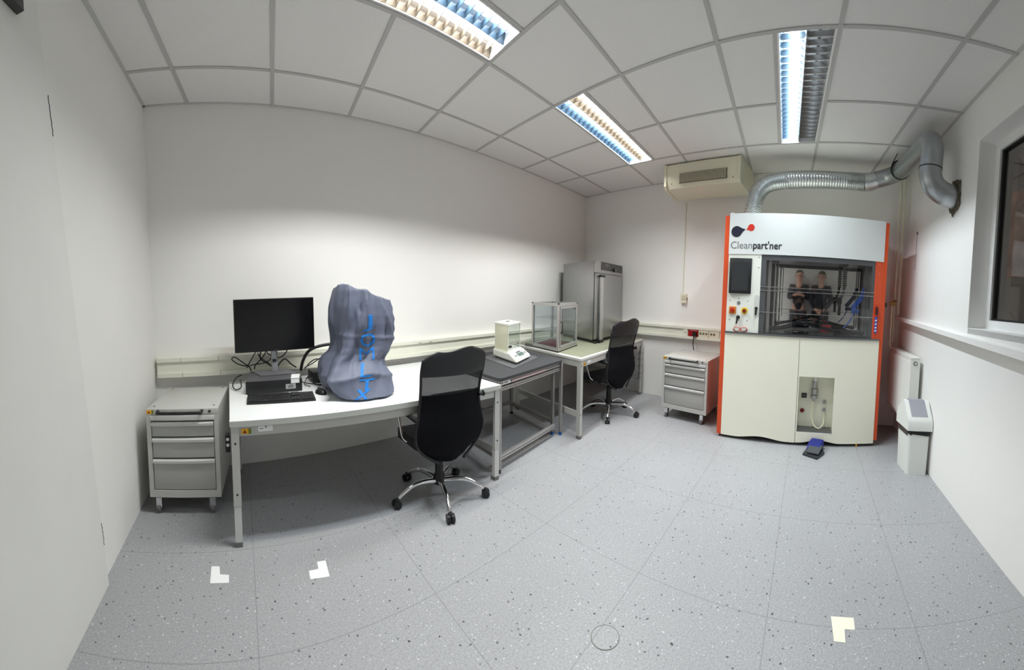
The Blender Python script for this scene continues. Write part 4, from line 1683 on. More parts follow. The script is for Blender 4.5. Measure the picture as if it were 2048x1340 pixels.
lathe(bm, (.95, .09, .41), [(.012, .0), (.014, .02), (.034, .025), (.036, .055), (.022, .06), (.022, .075), (.034, .08), (.034, .12), (.018, .125), (.022, .15), (.024, .19), (.012, .195)], 14)
obj('valve', bm, STEEL, nc, smooth=40)
for z in (.315, .395):
    bm = NB()
    lathe(bm, (1.055, .12, z), [(.018, 0), (.018, -.014), (.010, -.018), (.010, -.04)], 14, 'y')
    obj('coupling', bm, STEEL, nc, smooth=40)
bm = NB()
tube(bm, [(.945, .08, .41), (.94, .075, .33), (.94, .05, .25), (.96, .02, .185), (1.01, .0, .165), (1.05, .03, .20), (1.056, .08, .26), (1.055, .085, .31)], .006, seg=8, n=5)
obj('hose', bm, mat('clear_hose', srgb(225, 222, 190), .3), nc, smooth=60)
# curved steel ledge
bm = bowed(NB(), FX0, FX1, 1.045, 1.062, -.012, .06, 24)
obj('work_ledge', bm, STEELD, t, 'curved dark steel ledge', smooth=30)
# left control column
cc = obj('control_column', bowed(NB(), FX0, .375, 1.062, 1.815, .006, .03, 8), mat('column_white', srgb(228, 230, 220), .35), t, smooth=30)
yy = lambda x: bow(x) + .006
bm = bx(NB(), .068, .285, yy(.17) - .022, yy(.17) + .012, 1.435, 1.775, bev=.004)
tb = obj('touch_panel', bm, BLACK, cc, smooth=30)
obj('touch_screen', bx(NB(), .095, .255, yy(.17) - .0235, yy(.17) - .0215, 1.465, 1.735), mat('screen_off', srgb(46, 48, 50), .25), tb)
bm = bx(NB(), .078, .145, yy(.11) - .012, yy(.11) + .008, 1.235, 1.305)
sw = obj('main_switch', bm, mat('amber_plate', srgb(206, 120, 40), .45), cc)
bm = NB()
lathe(bm, (.111, yy(.11) - .012, 1.27), [(.024, 0), (.022, -.014), (.006, -.016)], 16, 'y')
bx(bm, .105, .117, yy(.11) - .032, yy(.11) - .012, 1.25, 1.29)
obj('switch_handle', bm, mat('switch_red', srgb(170, 40, 20), .4), sw, smooth=40)
bm = NB()
lathe(bm, (.232, yy(.23) + .002, 1.27), [(.034, 0), (.034, -.006), (.020, -.007)], 24, 'y')
es_ = obj('emergency_stop', bm, mat('stop_yellow', srgb(232, 196, 50), .4), cc, smooth=40)
bm = NB()
lathe(bm, (.232, yy(.23) - .004, 1.27), [(.012, 0), (.012, -.012), (.021, -.014), (.018, -.026), (.006, -.028)], 20, 'y')
obj('stop_button', bm, mat('stop_red', srgb(120, 40, 20), .4), es_, smooth=40)
bm = NB()
lathe(bm, (.170, yy(.17) + .002, 1.345), [(.017, 0), (.017, -.006), (.008, -.008)], 18, 'y')
obj('round_port', bm, GREYINK, cc, smooth=40)
bm = NB()
lathe(bm, (.170, yy(.17) + .002, 1.205), [(.019, 0), (.018, -.014), (.010, -.018)], 18, 'y')
prism(bm, [(.160, 1.20), (.176, 1.20), (.164, 1.14), (.150, 1.143)], yy(.17) - .022, yy(.17) - .016, 'xz')
obj('key_switch', bm, BLACK, cc, 'black key switch with its key', smooth=40)
bm = NB()
for x, z in ((.082, 1.365), (.26, 1.365), (.082, 1.175), (.26, 1.175), (.17, 1.385), (.352, 1.785), (.352, 1.69)):
    bx(bm, x - .006, x + .006, yy(x) - .0015, yy(x) + .002, z - .004, z + .004)
obj('small_mark', bm, GREYINK, cc)
bm = NB()
prism(bm, rrect(.325, .372, 1.22, 1.43, .02), yy(.35) - .004, yy(.35) + .002, 'xz')
hd = obj('handle_plate', bm, mat('handle_recess', srgb(204, 206, 198), .4), cc)
bm = NB()
cy(bm, (.347, yy(.35) - .02, 1.30), (.347, yy(.35), 1.30), .014)
bx(bm, .338, .356, yy(.35) - .026, yy(.35) - .014, 1.235, 1.305, bev=.004)
obj('window_latch', bm, BLACK, cc, smooth=40)
# right orange column
oc = obj('right_column', bowed(NB(), mW - .115, FX1, 1.062, 1.815, .006, .03, 4), ORANGE, t, 'orange column right of the window', smooth=30)
bm = NB()
prism(bm, rrect(mW - .098, mW - .062, 1.10, 1.40, .015), yy(mW - .08) - .004, yy(mW - .08) + .004, 'xz')
obj('handle_plate', bm, mat('deep_orange', srgb(196, 62, 30), .4), oc)
bm = NB()
bx(bm, mW - .088, mW - .070, yy(mW - .08) - .026, yy(mW - .08) - .004, 1.30, 1.375, bev=.004)
obj('window_latch', bm, BLACK, oc, smooth=40)
st = obj('sticker', bx(NB(), mW - .093, mW - .068, yy(mW - .08) - .006, yy(mW - .08) - .0045, 1.12, 1.28), mat('sticker_blue', srgb(60, 80, 170), .4), oc)
bm = NB()
for z in (1.135, 1.165, 1.20, 1.235):
    prism(bm, [(mW - .090, z), (mW - .071, z + .004), (mW - .074, z + .018), (mW - .088, z + .014)], yy(mW - .08) - .0072, yy(mW - .08) - .006, 'xz')
obj('sticker_mark', bm, PAPER, st)
bm = NB()
for z in (1.79, 1.70):
    lathe(bm, (mW - .075, yy(mW - .08) + .002, z), [(.006, 0), (.005, -.004)], 10, 'y')
obj('rivet', bm, mat('rivet_orange', srgb(250, 140, 90), .3), oc)
bm = NB()
lathe(bm, (mW, .03, 1.40), [(.022, 0), (.022, .02), (.012, .024)], 16, 'x')
obj('side_knob', bm, BLACK, t, smooth=40)
# chamber behind the window
CX0, CX1 = .375, mW - .115
bm = NB()
prism(bm, [(.466, 1.062), (.453, 1.80), (.463, 1.80), (.476, 1.062)], CX0, CX1, 'yz')
obj('chamber_back', bm, MIRROR, t, 'polished steel rear wall')
bm = NB()
bx(bm, CX0 - .008, CX0, .03, .46, 1.062, 1.80)
bx(bm, CX1, CX1 + .008, .03, .46, 1.062, 1.80)
bx(bm, CX0, CX1, .03, .46, 1.80, 1.812)
obj('chamber_wall', bm, STEELD, t)
obj('chamber_floor', bx(NB(), CX0, CX1, .02, .46, 1.062, 1.07), STEELD, t)
bm = NB()     # sash: frame bars and rails of the sliding window
fb_ = lambda x: bow(x) + .012
for x0, x1 in ((CX0, CX0 + .05), (CX1 - .03, CX1)):
    bx(bm, x0, x1, fb_((x0 + x1) / 2), fb_((x0 + x1) / 2) + .012, 1.064, 1.81)
bowed(bm, CX0, CX1, 1.765, 1.812, .012, .012)
ws = obj('window_frame', bm, mat('sash_grey', srgb(96, 98, 100), .35, metal=.4), t)
bm = NB()
for z in (1.51, 1.475, 1.268):
    bowed(bm, CX0, CX1, z - .003, z + .003, .006, .006)
obj('window_rail', bm, STEEL, ws)
obj('window_pane', bowed(NB(), CX0 + .05, CX1 - .03, 1.075, 1.765, .015, .004), SASH, ws, smooth=30)
# fittings seen through the window
bm = NB()
cy(bm, (.50, .10, 1.07), (.50, .10, 1.78), .008)
cy(bm, (.53, .12, 1.20), (.53, .12, 1.78), .005)
bx(bm, .44, .47, .03, .05, 1.07, 1.78)
obj('guide_rod', bm, STEEL, t)
bm = NB()
for k, z in enumerate([1.56 + i * .022 for i in range(9)]):
    lathe(bm, (1.19, .12, z), [(.016, 0), (.024, .006), (.024, .012), (.016, .018)], 14)
cy(bm, (1.19, .12, 1.76), (1.19, .12, 1.80), .03)
tube(bm, [(1.19, .12, 1.57), (1.18, .11, 1.50), (1.15, .10, 1.42), (1.14, .10, 1.36)], .016, seg=10, n=4)
obj('bellows_hose', bm, mat('bellows_grey', srgb(70, 70, 72), .4), t, smooth=40)
bm = NB()
bx(bm, 1.12, 1.17, .08, .12, 1.38, 1.45, bev=.006)
bx(bm, 1.135, 1.165, .085, .115, 1.27, 1.38, bev=.006)
tube(bm, [(1.12, .10, 1.43), (1.05, .09, 1.37), (1.01, .08, 1.30), (.99, .08, 1.22)], .007, seg=8, n=4)
obj('spray_gun', bm, BLACK, t, 'black spray gun', smooth=40)
bm = NB()
bx(bm, 1.27, 1.35, .09, .13, 1.30, 1.34, bev=.01)
prism(bm, [(1.30, 1.33), (1.38, 1.44), (1.41, 1.56), (1.38, 1.57), (1.34, 1.46), (1.26, 1.36)], .10, .12, 'xz')
tube(bm, [(1.30, .10, 1.31), (1.26, .09, 1.22), (1.20, .08, 1.15)], .007, seg=8, n=4)
obj('blue_gun', bm, mat('gun_blue', srgb(40, 80, 160), .4), t, smooth=40)
bm = NB()
for x in (1.385, 1.41):
    bx(bm, x, x + .012, .06, .08, 1.10, 1.78)
obj('side_rail', bm, STEELD, t)
bm = NB()     # lumpy basket and trays on the chamber floor
tube(bm, [(.44, .06, 1.10), (.62, .04, 1.13), (.80, .035, 1.18), (.95, .04, 1.15), (1.12, .05, 1.12), (1.40, .06, 1.10)], .018, seg=10, n=6)
tube(bm, [(.46, .12, 1.09), (.70, .12, 1.16), (.88, .12, 1.21), (1.05, .12, 1.16), (1.38, .12, 1.09)], .014, seg=10, n=6)
bx(bm, .62, .86, .02, .10, 1.075, 1.095, bev=.006)
bx(bm, 1.10, 1.30, .02, .08, 1.075, 1.10, bev=.006)
obj('basket', bm, mat('wet_black', srgb(40, 40, 42), .12, metal=.4), t, smooth=50)
bm = NB()
bx(bm, .98, 1.08, .10, .16, 1.09, 1.17, bev=.01)
obj('red_part', bm, mat('chamber_red', srgb(150, 30, 36), .35), t, smooth=40)
# feet
bm = NB()
for x in (.12, mW - .12, mW / 2 - .1):
    for y in (.10, .64):
        cy(bm, (x, y, 0), (x, y, .09), .022)
obj('foot', bm, BLACK, t)
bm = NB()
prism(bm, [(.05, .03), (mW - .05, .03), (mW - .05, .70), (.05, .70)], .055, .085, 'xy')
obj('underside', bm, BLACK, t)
bm = NB()
cy(bm, (mW - .20, bow(mW - .2) + .02, 0), (mW - .20, bow(mW - .2) + .02, .03), .01)
obj('yellow_foot', bm, YELLOW, t)
# lettering and emblem on the hood
def onhood(bm, u0, z0, off=.0012):
    for v in bm.verts:
        x, z, h = v.co.x + u0, v.co.y + z0, v.co.z
        v.co = Vector((x, bow(x) - off - h, z))
    return bm


def drop(cx_, cz_, r, tip, m, nm):
    bm = NB()
    pts = []
    a0 = math.atan2(tip[1] - cz_, tip[0] - cx_)
    for k in range(28):
        a = a0 + math.radians(50) + (2 * PI - math.radians(100)) * k / 27
        pts.append((cx_ + r * math.cos(a), cz_ + r * math.sin(a)))
    # concave flanks to the tip
    e, s_ = Vector(pts[-1]), Vector(pts[0])
    T = Vector(tip)
    c_ = Vector((cx_, cz_))
    mid1 = (e + T) / 2 * .8 + (c_ + (T - c_) * .6) * .2
    mid2 = (s_ + T) / 2 * .8 + (c_ + (T - c_) * .6) * .2
    pts += [tuple(mid1), tuple(T), tuple(mid2)]
    f = [bm.verts.new((x - 0, z, .0005)) for x, z in pts]
    fc = bm.verts.new((cx_, cz_, .0005))
    for k in range(len(f)):
        bm.faces.new((f[k], f[(k + 1) % len(f)], fc))
    bmesh.ops.subdivide_edges(bm, edges=bm.edges[:], cuts=1)
    return obj(nm, onhood(bm, 0, 0), m, t, None)


FR = mfr
drop(.118, 2.030, .053, (.208, 2.052), NAVY, 'emblem_dark')
drop(.262, 2.068, .033, (.214, 2.046), REDINK, 'emblem_red')
b1 = text_bm('Clean', .098, 0.0, .0002)
for v in b1.verts:
    v.co.x *= .98
wcl = max(v.co.x for v in b1.verts)
obj('lettering_thin', onhood(b1, .060, 1.868), mat('thin_ink', srgb(110, 114, 116), .5), t, 'thin grey lettering')
b2_ = text_bm("part'ner", .098, .0022, .0002)
wp_ = max(v.co.x for v in b2_.verts)
for v in b2_.verts:
    v.co.x *= (.565 - .060 - wcl) / wp_ * .985
obj('lettering_bold', onhood(b2_, .060 + wcl + .006, 1.868, .0014), mat('bold_ink', srgb(36, 40, 42), .5), t, 'bold black lettering')

# safety glasses on the ledge
gf = Fr(mA, mB, (mC.x, mC.y), w=mW, d=.76)
t = thing('safety_glasses', 'red framed safety glasses lying on the machine ledge by the control column', 'glasses', gf)
yg = bow(.2) - .016 + .0
bm = NB()
for s in (-1, 1):
    cxg = .20 + s * .036
    tube(bm, [(cxg + .032 * math.cos(a) * (1.0), yg + .010 - .012 * abs(math.sin(a / 2)), 1.087 + .022 * math.sin(a)) for a in [2 * PI * k / 14 for k in range(15)]], .0035, seg=6)
tube(bm, [(.19, yg + .008, 1.094), (.20, yg + .006, 1.098), (.21, yg + .008, 1.094)], .004, seg=6)
obj('frame', bm, mat('glasses_red', srgb(190, 50, 40), .4), t, smooth=60)
bm = NB()
for s in (-1, 1):
    tube(bm, [(.20 + s * .068, yg + .004, 1.090), (.20 + s * .045, yg - .0, 1.070), (.20 + s * .015, yg + .0, 1.066)], .003, seg=6, n=3)
obj('temple', bm, BLACK, t, smooth=60)
bm = NB()
for s in (-1, 1):
    cxg = .20 + s * .036
    f = [bm.verts.new((cxg + .030 * math.cos(a), yg + .006, 1.087 + .020 * math.sin(a))) for a in [2 * PI * k / 14 for k in range(14)]]
    bm.faces.new(f)
obj('lens', bm, GLASS, t)

# foot pedal under the machine
pf = Fr((3.47, -.245), (3.40, -.40), (3.62, -.30), w=.17, d=.16)
t = thing('foot_pedal', 'dark foot pedal with a blue body sticking out under the machine', 'foot pedal', pf)
bm = NB()
prism(bm, [(-.01, -.05), (.14, -.09), (.17, .06), (.10, .20), (-.01, .20)], 0, .018, 'xy')
obj('base_plate', bm, mat('pedal_dark', srgb(50, 54, 58), .5), t)
bm = NB()
prism(bm, [(.02, .018), (.20, .018), (.20, .085), (.10, .08), (.02, .04)], .0, .13, 'yz')
bmesh.ops.bevel(bm, geom=bm.edges[:], offset=.008, segments=2, affect='EDGES')
obj('housing', bm, BLUEP, t, smooth=30)
bm = NB()
prism(bm, [(-.045, .028), (.09, .055), (.09, .065), (-.045, .040)], .02, .14, 'yz')
obj('treadle', bm, mat('pedal_grey', srgb(74, 78, 82), .5), t)

# ------------------------------------------------------------------ ducts
t = thing('flexible_duct', 'silver corrugated flexible duct rising from machine top and running along far wall', 'duct', Fr((0, 0)))
path = [(4.05, .40, MT - .017), (4.06, .39, 2.35), (4.06, .36, 2.48), (4.07, .27, 2.58), (4.07, .12, 2.625), (4.05, -.1, 2.645), (4.03, -.35, 2.655), (4.0, -.58, 2.655), (3.985, -.74, 2.655)]
bm = NB()
pts = spline(path, 26)
tube(bm, pts, .085, seg=28, rad=lambda u, i: .088 + (.005 if i % 3 == 0 else -.002))
obj('corrugated_hose', bm, FOIL, t, smooth=40)
bm = NB()
lathe(bm, (4.05, .40, MT - .02), [(.10, 0), (.10, .03), (.092, .034), (.092, .05)], 28)
obj('collar', bm, GALV, t, smooth=40)
t = thing('exhaust_pipe', 'rigid galvanised exhaust pipe bending down into the hole above the window wall', 'pipe', Fr((0, 0)))
bm = NB()
tube(bm, [(3.985, -.735, 2.655), (3.98, -.80, 2.665), (3.965, -.86, 2.69)], .096, seg=28, rad=lambda u, i: .088 + .004 * noise.noise(Vector((u * 9, i, 2))))
obj('foil_joint', bm, mat('crumpled_foil', srgb(205, 208, 208), .2, metal=.8, bump=1, bscale=60), t, smooth=60)
bm = NB()
tube(bm, [(3.965, -.86, 2.69), (3.90, -.98, 2.725), (3.75, -1.04, 2.735), (3.5, -1.055, 2.735)], .084, seg=28, n=6)
obj('straight_pipe', bm, GALV, t, smooth=50)
bm = NB()
tube(bm, [(3.74, -1.04, 2.745), (3.72, -1.042, 2.745)], .094, seg=28)
obj('clamp_ring', bm, DARKM, t, smooth=50)
bm = NB()
tube(bm, [(3.5, -1.055, 2.735), (3.2, -1.055, 2.73), (2.98, -1.05, 2.72), (2.86, -1.04, 2.68), (2.79, -1.03, 2.61), (2.77, -1.02, 2.52), (2.77, -1.02, 2.44)], .086, seg=30, n=8)
obj('upper_elbow', bm, GALV, t, smooth=60)
bm = NB()
tube(bm, [(2.77, -1.015, 2.45), (2.77, -1.018, 2.40), (2.77, -1.05, 2.33), (2.77, -1.12, 2.285), (2.77, -1.20, 2.27), (2.77, -1.28, 2.265)], .089, seg=30, n=8)
obj('lower_elbow', bm, GALV, t, smooth=60)
bm = NB()
tube(bm, [(2.77, -1.015, 2.452), (2.77, -1.015, 2.444)], .092, seg=30)
obj('bead', bm, DARKM, t, smooth=50)
bm = NB()
for yy_, zz_ in ((-1.05, 2.745),):
    tube(bm, [(3.70, -1.10, 2.89), (3.70, -1.145, 2.75), (3.70, -1.10, 2.665), (3.70, -1.03, 2.645), (3.70, -.96, 2.68), (3.70, -.945, 2.75), (3.70, -1.0, 2.89)], .004, seg=6, n=4)
obj('hanger_wire', bm, BLACK, t, smooth=60)
bm = NB()     # ragged hole
pts = []
cz_, cx2 = 2.265, 2.77
n = 26
vv = [bm.verts.new((*wpt(cx2, -.004), cz_))]
for k in range(n):
    a = 2 * PI * k / n
    r = .125 + .028 * noise.noise(Vector((math.cos(a) * 2, math.sin(a) * 2, 5))) + (.02 if k % 5 == 0 else 0)
    q = wpt(cx2 + r * math.cos(a), -.004)
    vv.append(bm.verts.new((q[0], q[1], cz_ + r * 1.05 * math.sin(a))))
for k in range(n):
    bm.faces.new((vv[0], vv[1 + k], vv[1 + (k + 1) % n]))
r_ = bmesh.ops.extrude_face_region(bm, geom=bm.faces[:])
for v in [g_ for g_ in r_['geom'] if isinstance(g_, bmesh.types.BMVert)]:
    v.co.y += .006
hole = obj('plaster_hole', bm, PLASTER, None, fr=Fr((0, 0)))
tag(hole, 'ragged brown plaster hole around the pipe in the window wall', 'hole')

# heating pipes in the corner
bm = NB()
cy(bm, (4.175, -1.20, .99), (4.175, -1.20, H - .002), .012)
tag(obj('heating_pipe', bm, IVORY, None, smooth=50, fr=Fr((0, 0))), 'thin ivory heating pipe nearer the machine, running up the far right corner', 'pipe', 'heating pipes in the corner')
bm = NB()
cy(bm, (4.13, -1.235, 1.30), (4.13, -1.235, H - .002), .012)
tag(obj('heating_pipe', bm, IVORY, None, smooth=50, fr=Fr((0, 0))), 'thin ivory heating pipe nearer the window, running up the far right corner', 'pipe', 'heating pipes in the corner')
t = thing('radiator_pipe', 'thin pipe with a brass valve going down to radiator in the far right corner', 'pipe', Fr((0, 0)))
bm = NB()
tube(bm, [(4.09, -1.15, 1.43), (4.09, -1.15, 1.02), (4.08, -1.155, .955), (4.06, -1.165, .93)], .011, seg=10, n=4)
obj('pipe_run', bm, IVORY, t, smooth=50)
bm = NB()
cy(bm, (4.09, -1.15, 1.40), (4.09, -1.15, 1.445), .018)
cy(bm, (4.09, -1.12, 1.42), (4.09, -1.20, 1.42), .012)
cy(bm, (4.09, -1.15, 1.445), (4.15, -1.21, 1.455), .010)
obj('valve', bm, BRASS, t, 'brass valve', smooth=40)
bm = NB()
q = wpt(3.75, -.006)
cy(bm, (q[0], q[1], 2.14), (q[0] + .02, q[1] + .001, 1.78), .0022, seg=6)
cy(bm, (q[0], q[1], 2.14), (q[0], q[1], 2.165), .009, seg=8)
tag(obj('hanging_cord', bm, GREYINK, None, fr=Fr((0, 0))), 'short thin cord hanging on the window wall under the exhaust pipe', 'cord')

# ------------------------------------------------------------------ radiator
ra, rb = wpt(3.285, -.125), wpt(4.13, -.125)
rc = wpt(3.285, -.035)
rfr = Fr(ra, rb, rc, w=1.02, d=.09)
t = thing('radiator', 'white panel radiator under the sill in the far right corner', 'radiator', rfr)
bm = bx(NB(), 0, 1.02, 0, .012, .32, .925, bev=.003)
for k in range(30):
    x = .02 + k * .033
    prism(bm, [(x, 0.0), (x + .006, -.006), (x + .018, -.006), (x + .024, 0.0)], .35, .895, 'xy')
obj('front_panel', bm, RADW, t)
obj('rear_panel', bx(NB(), 0, 1.02, .078, .09, .32, .925), RADW, t)
obj('side_cover', bx(NB(), -.004, .002, .0, .09, .32, .93), RADW, t)
bm = bx(NB(), -.004, 1.02, 0, .09, .925, .935)
obj('top_grille', bm, RADW, t)
bm = NB()
lathe(bm, (-.004, .045, .885), [(.018, 0), (.018, -.008), (.012, -.010)], 16, 'x')
obj('plug_ring', bm, DARKM, t, smooth=40)
bm = NB()
lathe(bm, (-.013, .045, .885), [(.011, 0), (.010, -.004)], 16, 'x')
obj('vent_plug', bm, PAPER, t, smooth=40)
bm = NB()
for x in (.15, .85):
    bx(bm, x, x + .03, .09, .1245, .40, .85)
obj('bracket', bm, RADW, t)

# ------------------------------------------------------------------ waste bin
bf = Fr((2.985, -1.05), (2.935, -1.222), (3.09, -1.045), w=.175, d=.14)
t = thing('waste_bin', 'white swing-lid waste bin with a grey flap standing beside the window wall', 'bin', bf)
bm = NB()
r0 = rrect(.008, .167, .01, .345, .02)
r1 = rrect(.0, .175, .0, .355, .025)
lo = [bm.verts.new((x, y, 0)) for x, y in r0]
hi = [bm.verts.new((x, y, .37)) for x, y in r1]
for k in range(len(lo)):
    bm.faces.new((lo[k], lo[(k + 1) % len(lo)], hi[(k + 1) % len(lo)], hi[k]))
bm.faces.new(lo[::-1]); bm.faces.new(hi)
obj('bin_body', bm, BINW, t, smooth=35)
bm = NB()
n = 60
RR = rrect(-.005, .18, -.006, .361, .03, 8)
up, dn = [], []
for k, (x, y) in enumerate(RR):
    up.append(bm.verts.new((x, y, .378)))
    dn.append(bm.verts.new((x + rnd.uniform(-.003, .003), y + rnd.uniform(-.004, .002), .355 - rnd.uniform(0, .03))))
for k in range(len(RR)):
    bm.faces.new((up[k], up[(k + 1) % len(RR)], dn[(k + 1) % len(RR)], dn[k]))
bm.faces.new(up)
obj('bin_liner', bm, BAG, t, 'black bag hanging out below the lid', smooth=60)
bm = NB()      # lid: vertical skirt, end cheeks rising to a ridge
prism(bm, [(-.02, .375), (-.02, .445), (.0, .475), (.14, .60), (.20, .60), (.34, .50), (.37, .45), (.37, .375)], -.012, .187, 'yz')
bmesh.ops.bevel(bm, geom=[e for e in bm.edges if e.calc_face_angle(0) > 1.0], offset=.012, segments=3, affect='EDGES')
obj('lid', bm, BINW, t, smooth=40)
bm = NB()
prism(bm, [(.012, .490), (.135, .600), (.142, .608), (.20, .608), (.205, .602), (.33, .512), (.33, .508), (.19, .60), (.14, .598), (.016, .486)], .022, .153, 'yz')
obj('swing_flap', bm, BINL, t, 'grey swinging flap', smooth=30)

# ------------------------------------------------------------------ the two men beside the camera, seen only as reflections in the machine
def skinned(name, verts, edges, rad, m, parent, root=0, smooth=True, lvl=2):
    me = bpy.data.meshes.new(name)
    me.from_pydata(verts, edges, [])
    tmp = bpy.data.objects.new(name, me)
    C.objects.link(tmp)
    tmp.modifiers.new('Skin', 'SKIN')
    for i, r in enumerate(rad):
        sv = me.skin_vertices[0].data[i]
        sv.radius = r if isinstance(r, tuple) else (r, r)
        sv.use_root = (i == root)
    sd = tmp.modifiers.new('Sub', 'SUBSURF')
    sd.levels = sd.render_levels = lvl
    dg = bpy.context.evaluated_depsgraph_get()
    m2 = bpy.data.meshes.new_from_object(tmp.evaluated_get(dg))
    bpy.data.objects.remove(tmp)
    m2.materials.clear()
    m2.materials.append(m)
    for p in m2.polygons:
        p.use_smooth = True
    o = bpy.data.objects.new(name, m2)
    C.objects.link(o)
    o.parent = parent
    return o


SKIN = mat('skin', srgb(205, 160, 138), .5)
CLOTH = mat('dark_cloth', srgb(26, 28, 38), .85)
TROUS = mat('dark_trousers', srgb(30, 32, 42), .85)


def person(label, x, y, yaw, elbow, wrist, palm, hair):
    root = bpy.data.objects.new('person', None)
    C.objects.link(root)
    root.location = (x, y, 0)
    root.rotation_euler = (0, 0, yaw)
    root['label'] = label
    root['category'] = 'person'
    V = [(0, 0, 1.02), (0, 0, 1.18), (-.01, 0, 1.40), (-.005, 0, 1.56), (.01, 0, 1.63), (.025, 0, 1.70), (.02, 0, 1.77), (.01, 0, 1.83)]
    E_ = [(i, i + 1) for i in range(7)]
    Rr = [(.13, .10), (.125, .095), (.15, .105), .07, .056, .072, .082, .065]
    for sg in (-1, 1):
        b = len(V)
        V += [(0, sg * .17, 1.50), (elbow[0], sg * elbow[1], elbow[2]), (wrist[0], sg * wrist[1], wrist[2]), (palm[0], sg * palm[1], palm[2])]
        Rr += [.058, .044, .028, (.036, .018)]
        E_ += [(2, b), (b, b + 1), (b + 1, b + 2), (b + 2, b + 3)]
        d = (Vector(palm) - Vector(wrist)).normalized()
        pp = Vector((palm[0], sg * palm[1], palm[2]))
        dd = Vector((d.x, sg * d.y, d.z))
        for q in range(4):
            off = Vector((0, 0, (1.5 - q) * .021))
            ln = (.030, .036, .034, .026)[q]
            f0 = len(V)
            V += [tuple(pp + off + dd * .030), tuple(pp + off + dd * (.030 + ln) + Vector((0, -sg * .010, 0))), tuple(pp + off + dd * (.036 + ln) + Vector((0, -sg * .034, -.004)))]
            Rr += [.0095, .009, .008]
            E_ += [(b + 3, f0), (f0, f0 + 1), (f0 + 1, f0 + 2)]
        f0 = len(V)
        V += [tuple(pp + Vector((-.01, -sg * .012, .038))), tuple(pp + dd * .020 + Vector((0, -sg * .026, .052)))]
        Rr += [.011, .009]
        E_ += [(b + 3, f0), (f0, f0 + 1)]
        b = len(V)
        V += [(0, sg * .095, .94), (.02, sg * .105, .53), (-.01, sg * .115, .10), (.05, sg * .12, .045), (.16, sg * .13, .035)]
        Rr += [.088, .060, .042, .040, .032]
        E_ += [(0, b), (b, b + 1), (b + 1, b + 2), (b + 2, b + 3), (b + 3, b + 4)]
    body = skinned('body', V, E_, Rr, SKIN, root)
    # face
    for sg in (-1, 1):
        bm = NB()
        bmesh.ops.create_uvsphere(bm, u_segments=10, v_segments=8, radius=.011, matrix=Matrix.Translation((.094, sg * .030, 1.755)))
        obj('eye', bm, mat('eye_dark', (.03, .02, .02, 1), .3), body, smooth=60, fr=Fr((0, 0)))
    bm = NB()
    cy(bm, (.095, 0, 1.76), (.118, 0, 1.722), .007, .014, seg=10)
    obj('nose', bm, SKIN, body, smooth=60, fr=Fr((0, 0)))
    for sg in (-1, 1):
        bm = NB()
        cy(bm, (.01, sg * .078, 1.735), (.0, sg * .092, 1.74), .022, .024, seg=12)
        obj('ear', bm, SKIN, body, smooth=60, fr=Fr((0, 0)))
    bm = bx(NB(), .088, .097, -.024, .024, 1.695, 1.702)
    obj('mouth', bm, mat('lip', srgb(150, 90, 84), .5), body, fr=Fr((0, 0)))
    # clothes
    V = [(0, 0, .96), (0, 0, 1.18), (-.01, 0, 1.40), (-.008, 0, 1.555)]
    E_ = [(0, 1), (1, 2), (2, 3)]
    Rr = [(.155, .125), (.148, .118), (.172, .128), .085]
    for sg in (-1, 1):
        b = len(V)
        V += [(0, sg * .17, 1.50), (elbow[0], sg * elbow[1], elbow[2]), (wrist[0], sg * wrist[1], wrist[2])]
        Rr += [.078, .062, .044]
        E_ += [(2, b), (b, b + 1), (b + 1, b + 2)]
    skinned('jacket', V, E_, Rr, CLOTH, root)
    V = [(0, 0, 1.0)]
    E_ = []
    Rr = [(.150, .118)]
    for sg in (-1, 1):
        b = len(V)
        V += [(0, sg * .095, .92), (.02, sg * .105, .53), (-.01, sg * .115, .09)]
        Rr += [.108, .080, .068]
        E_ += [(0, b), (b, b + 1), (b + 1, b + 2)]
    skinned('trousers', V, E_, Rr, TROUS, root)
    for sg in (-1, 1):
        skinned('shoe', [(-.04, sg * .115, .045), (.06, sg * .12, .045), (.19, sg * .135, .035)], [(0, 1), (1, 2)], [.044, .046, .034], LEATHER, root)
    bm = NB()
    bmesh.ops.create_uvsphere(bm, u_segments=20, v_segments=14, radius=1)
    for v in bm.verts:
        v.co = Vector((.008 + v.co.x * .095, v.co.y * .090, 1.785 + v.co.z * .092))
    bmesh.ops.delete(bm, geom=[v for v in bm.verts if v.co.z < hair[0] + (v.co.x - .0) * hair[1]], context='VERTS')
    obj(hair[2], bm, hair[3], root, smooth=70, fr=Fr((0, 0)))
    root.scale = (1.04, 1.04, 1.04)
    return root


person('bald person in dark clothes with hands held at chest, left figure reflected in machine', -.50, .31, math.radians(-4), (.0, .215, 1.24), (.14, .10, 1.32), (.17, .05, 1.34),
       (1.80, .9, 'hair', mat('grey_hair', srgb(120, 105, 95), .8)))
person('person in dark jacket and black cap, right figure reflected in the machine window', -.50, -.20, math.radians(4), (.02, .22, 1.22), (.15, .10, 1.03), (.18, .045, 1.00),
       (1.775, .25, 'cap', mat('black_cap', (.01, .01, .012, 1), .9)))

# ------------------------------------------------------------------ tape corner marks on the floor
def tape(pts, label, m=PAPER):
    bm = NB()
    prism(bm, pts, .0003, .0012, 'xy')
    tag(obj('corner_tape', bm, m, None, fr=Fr((0, 0))), label, 'tape mark', 'L-shaped tape marks on the floor')


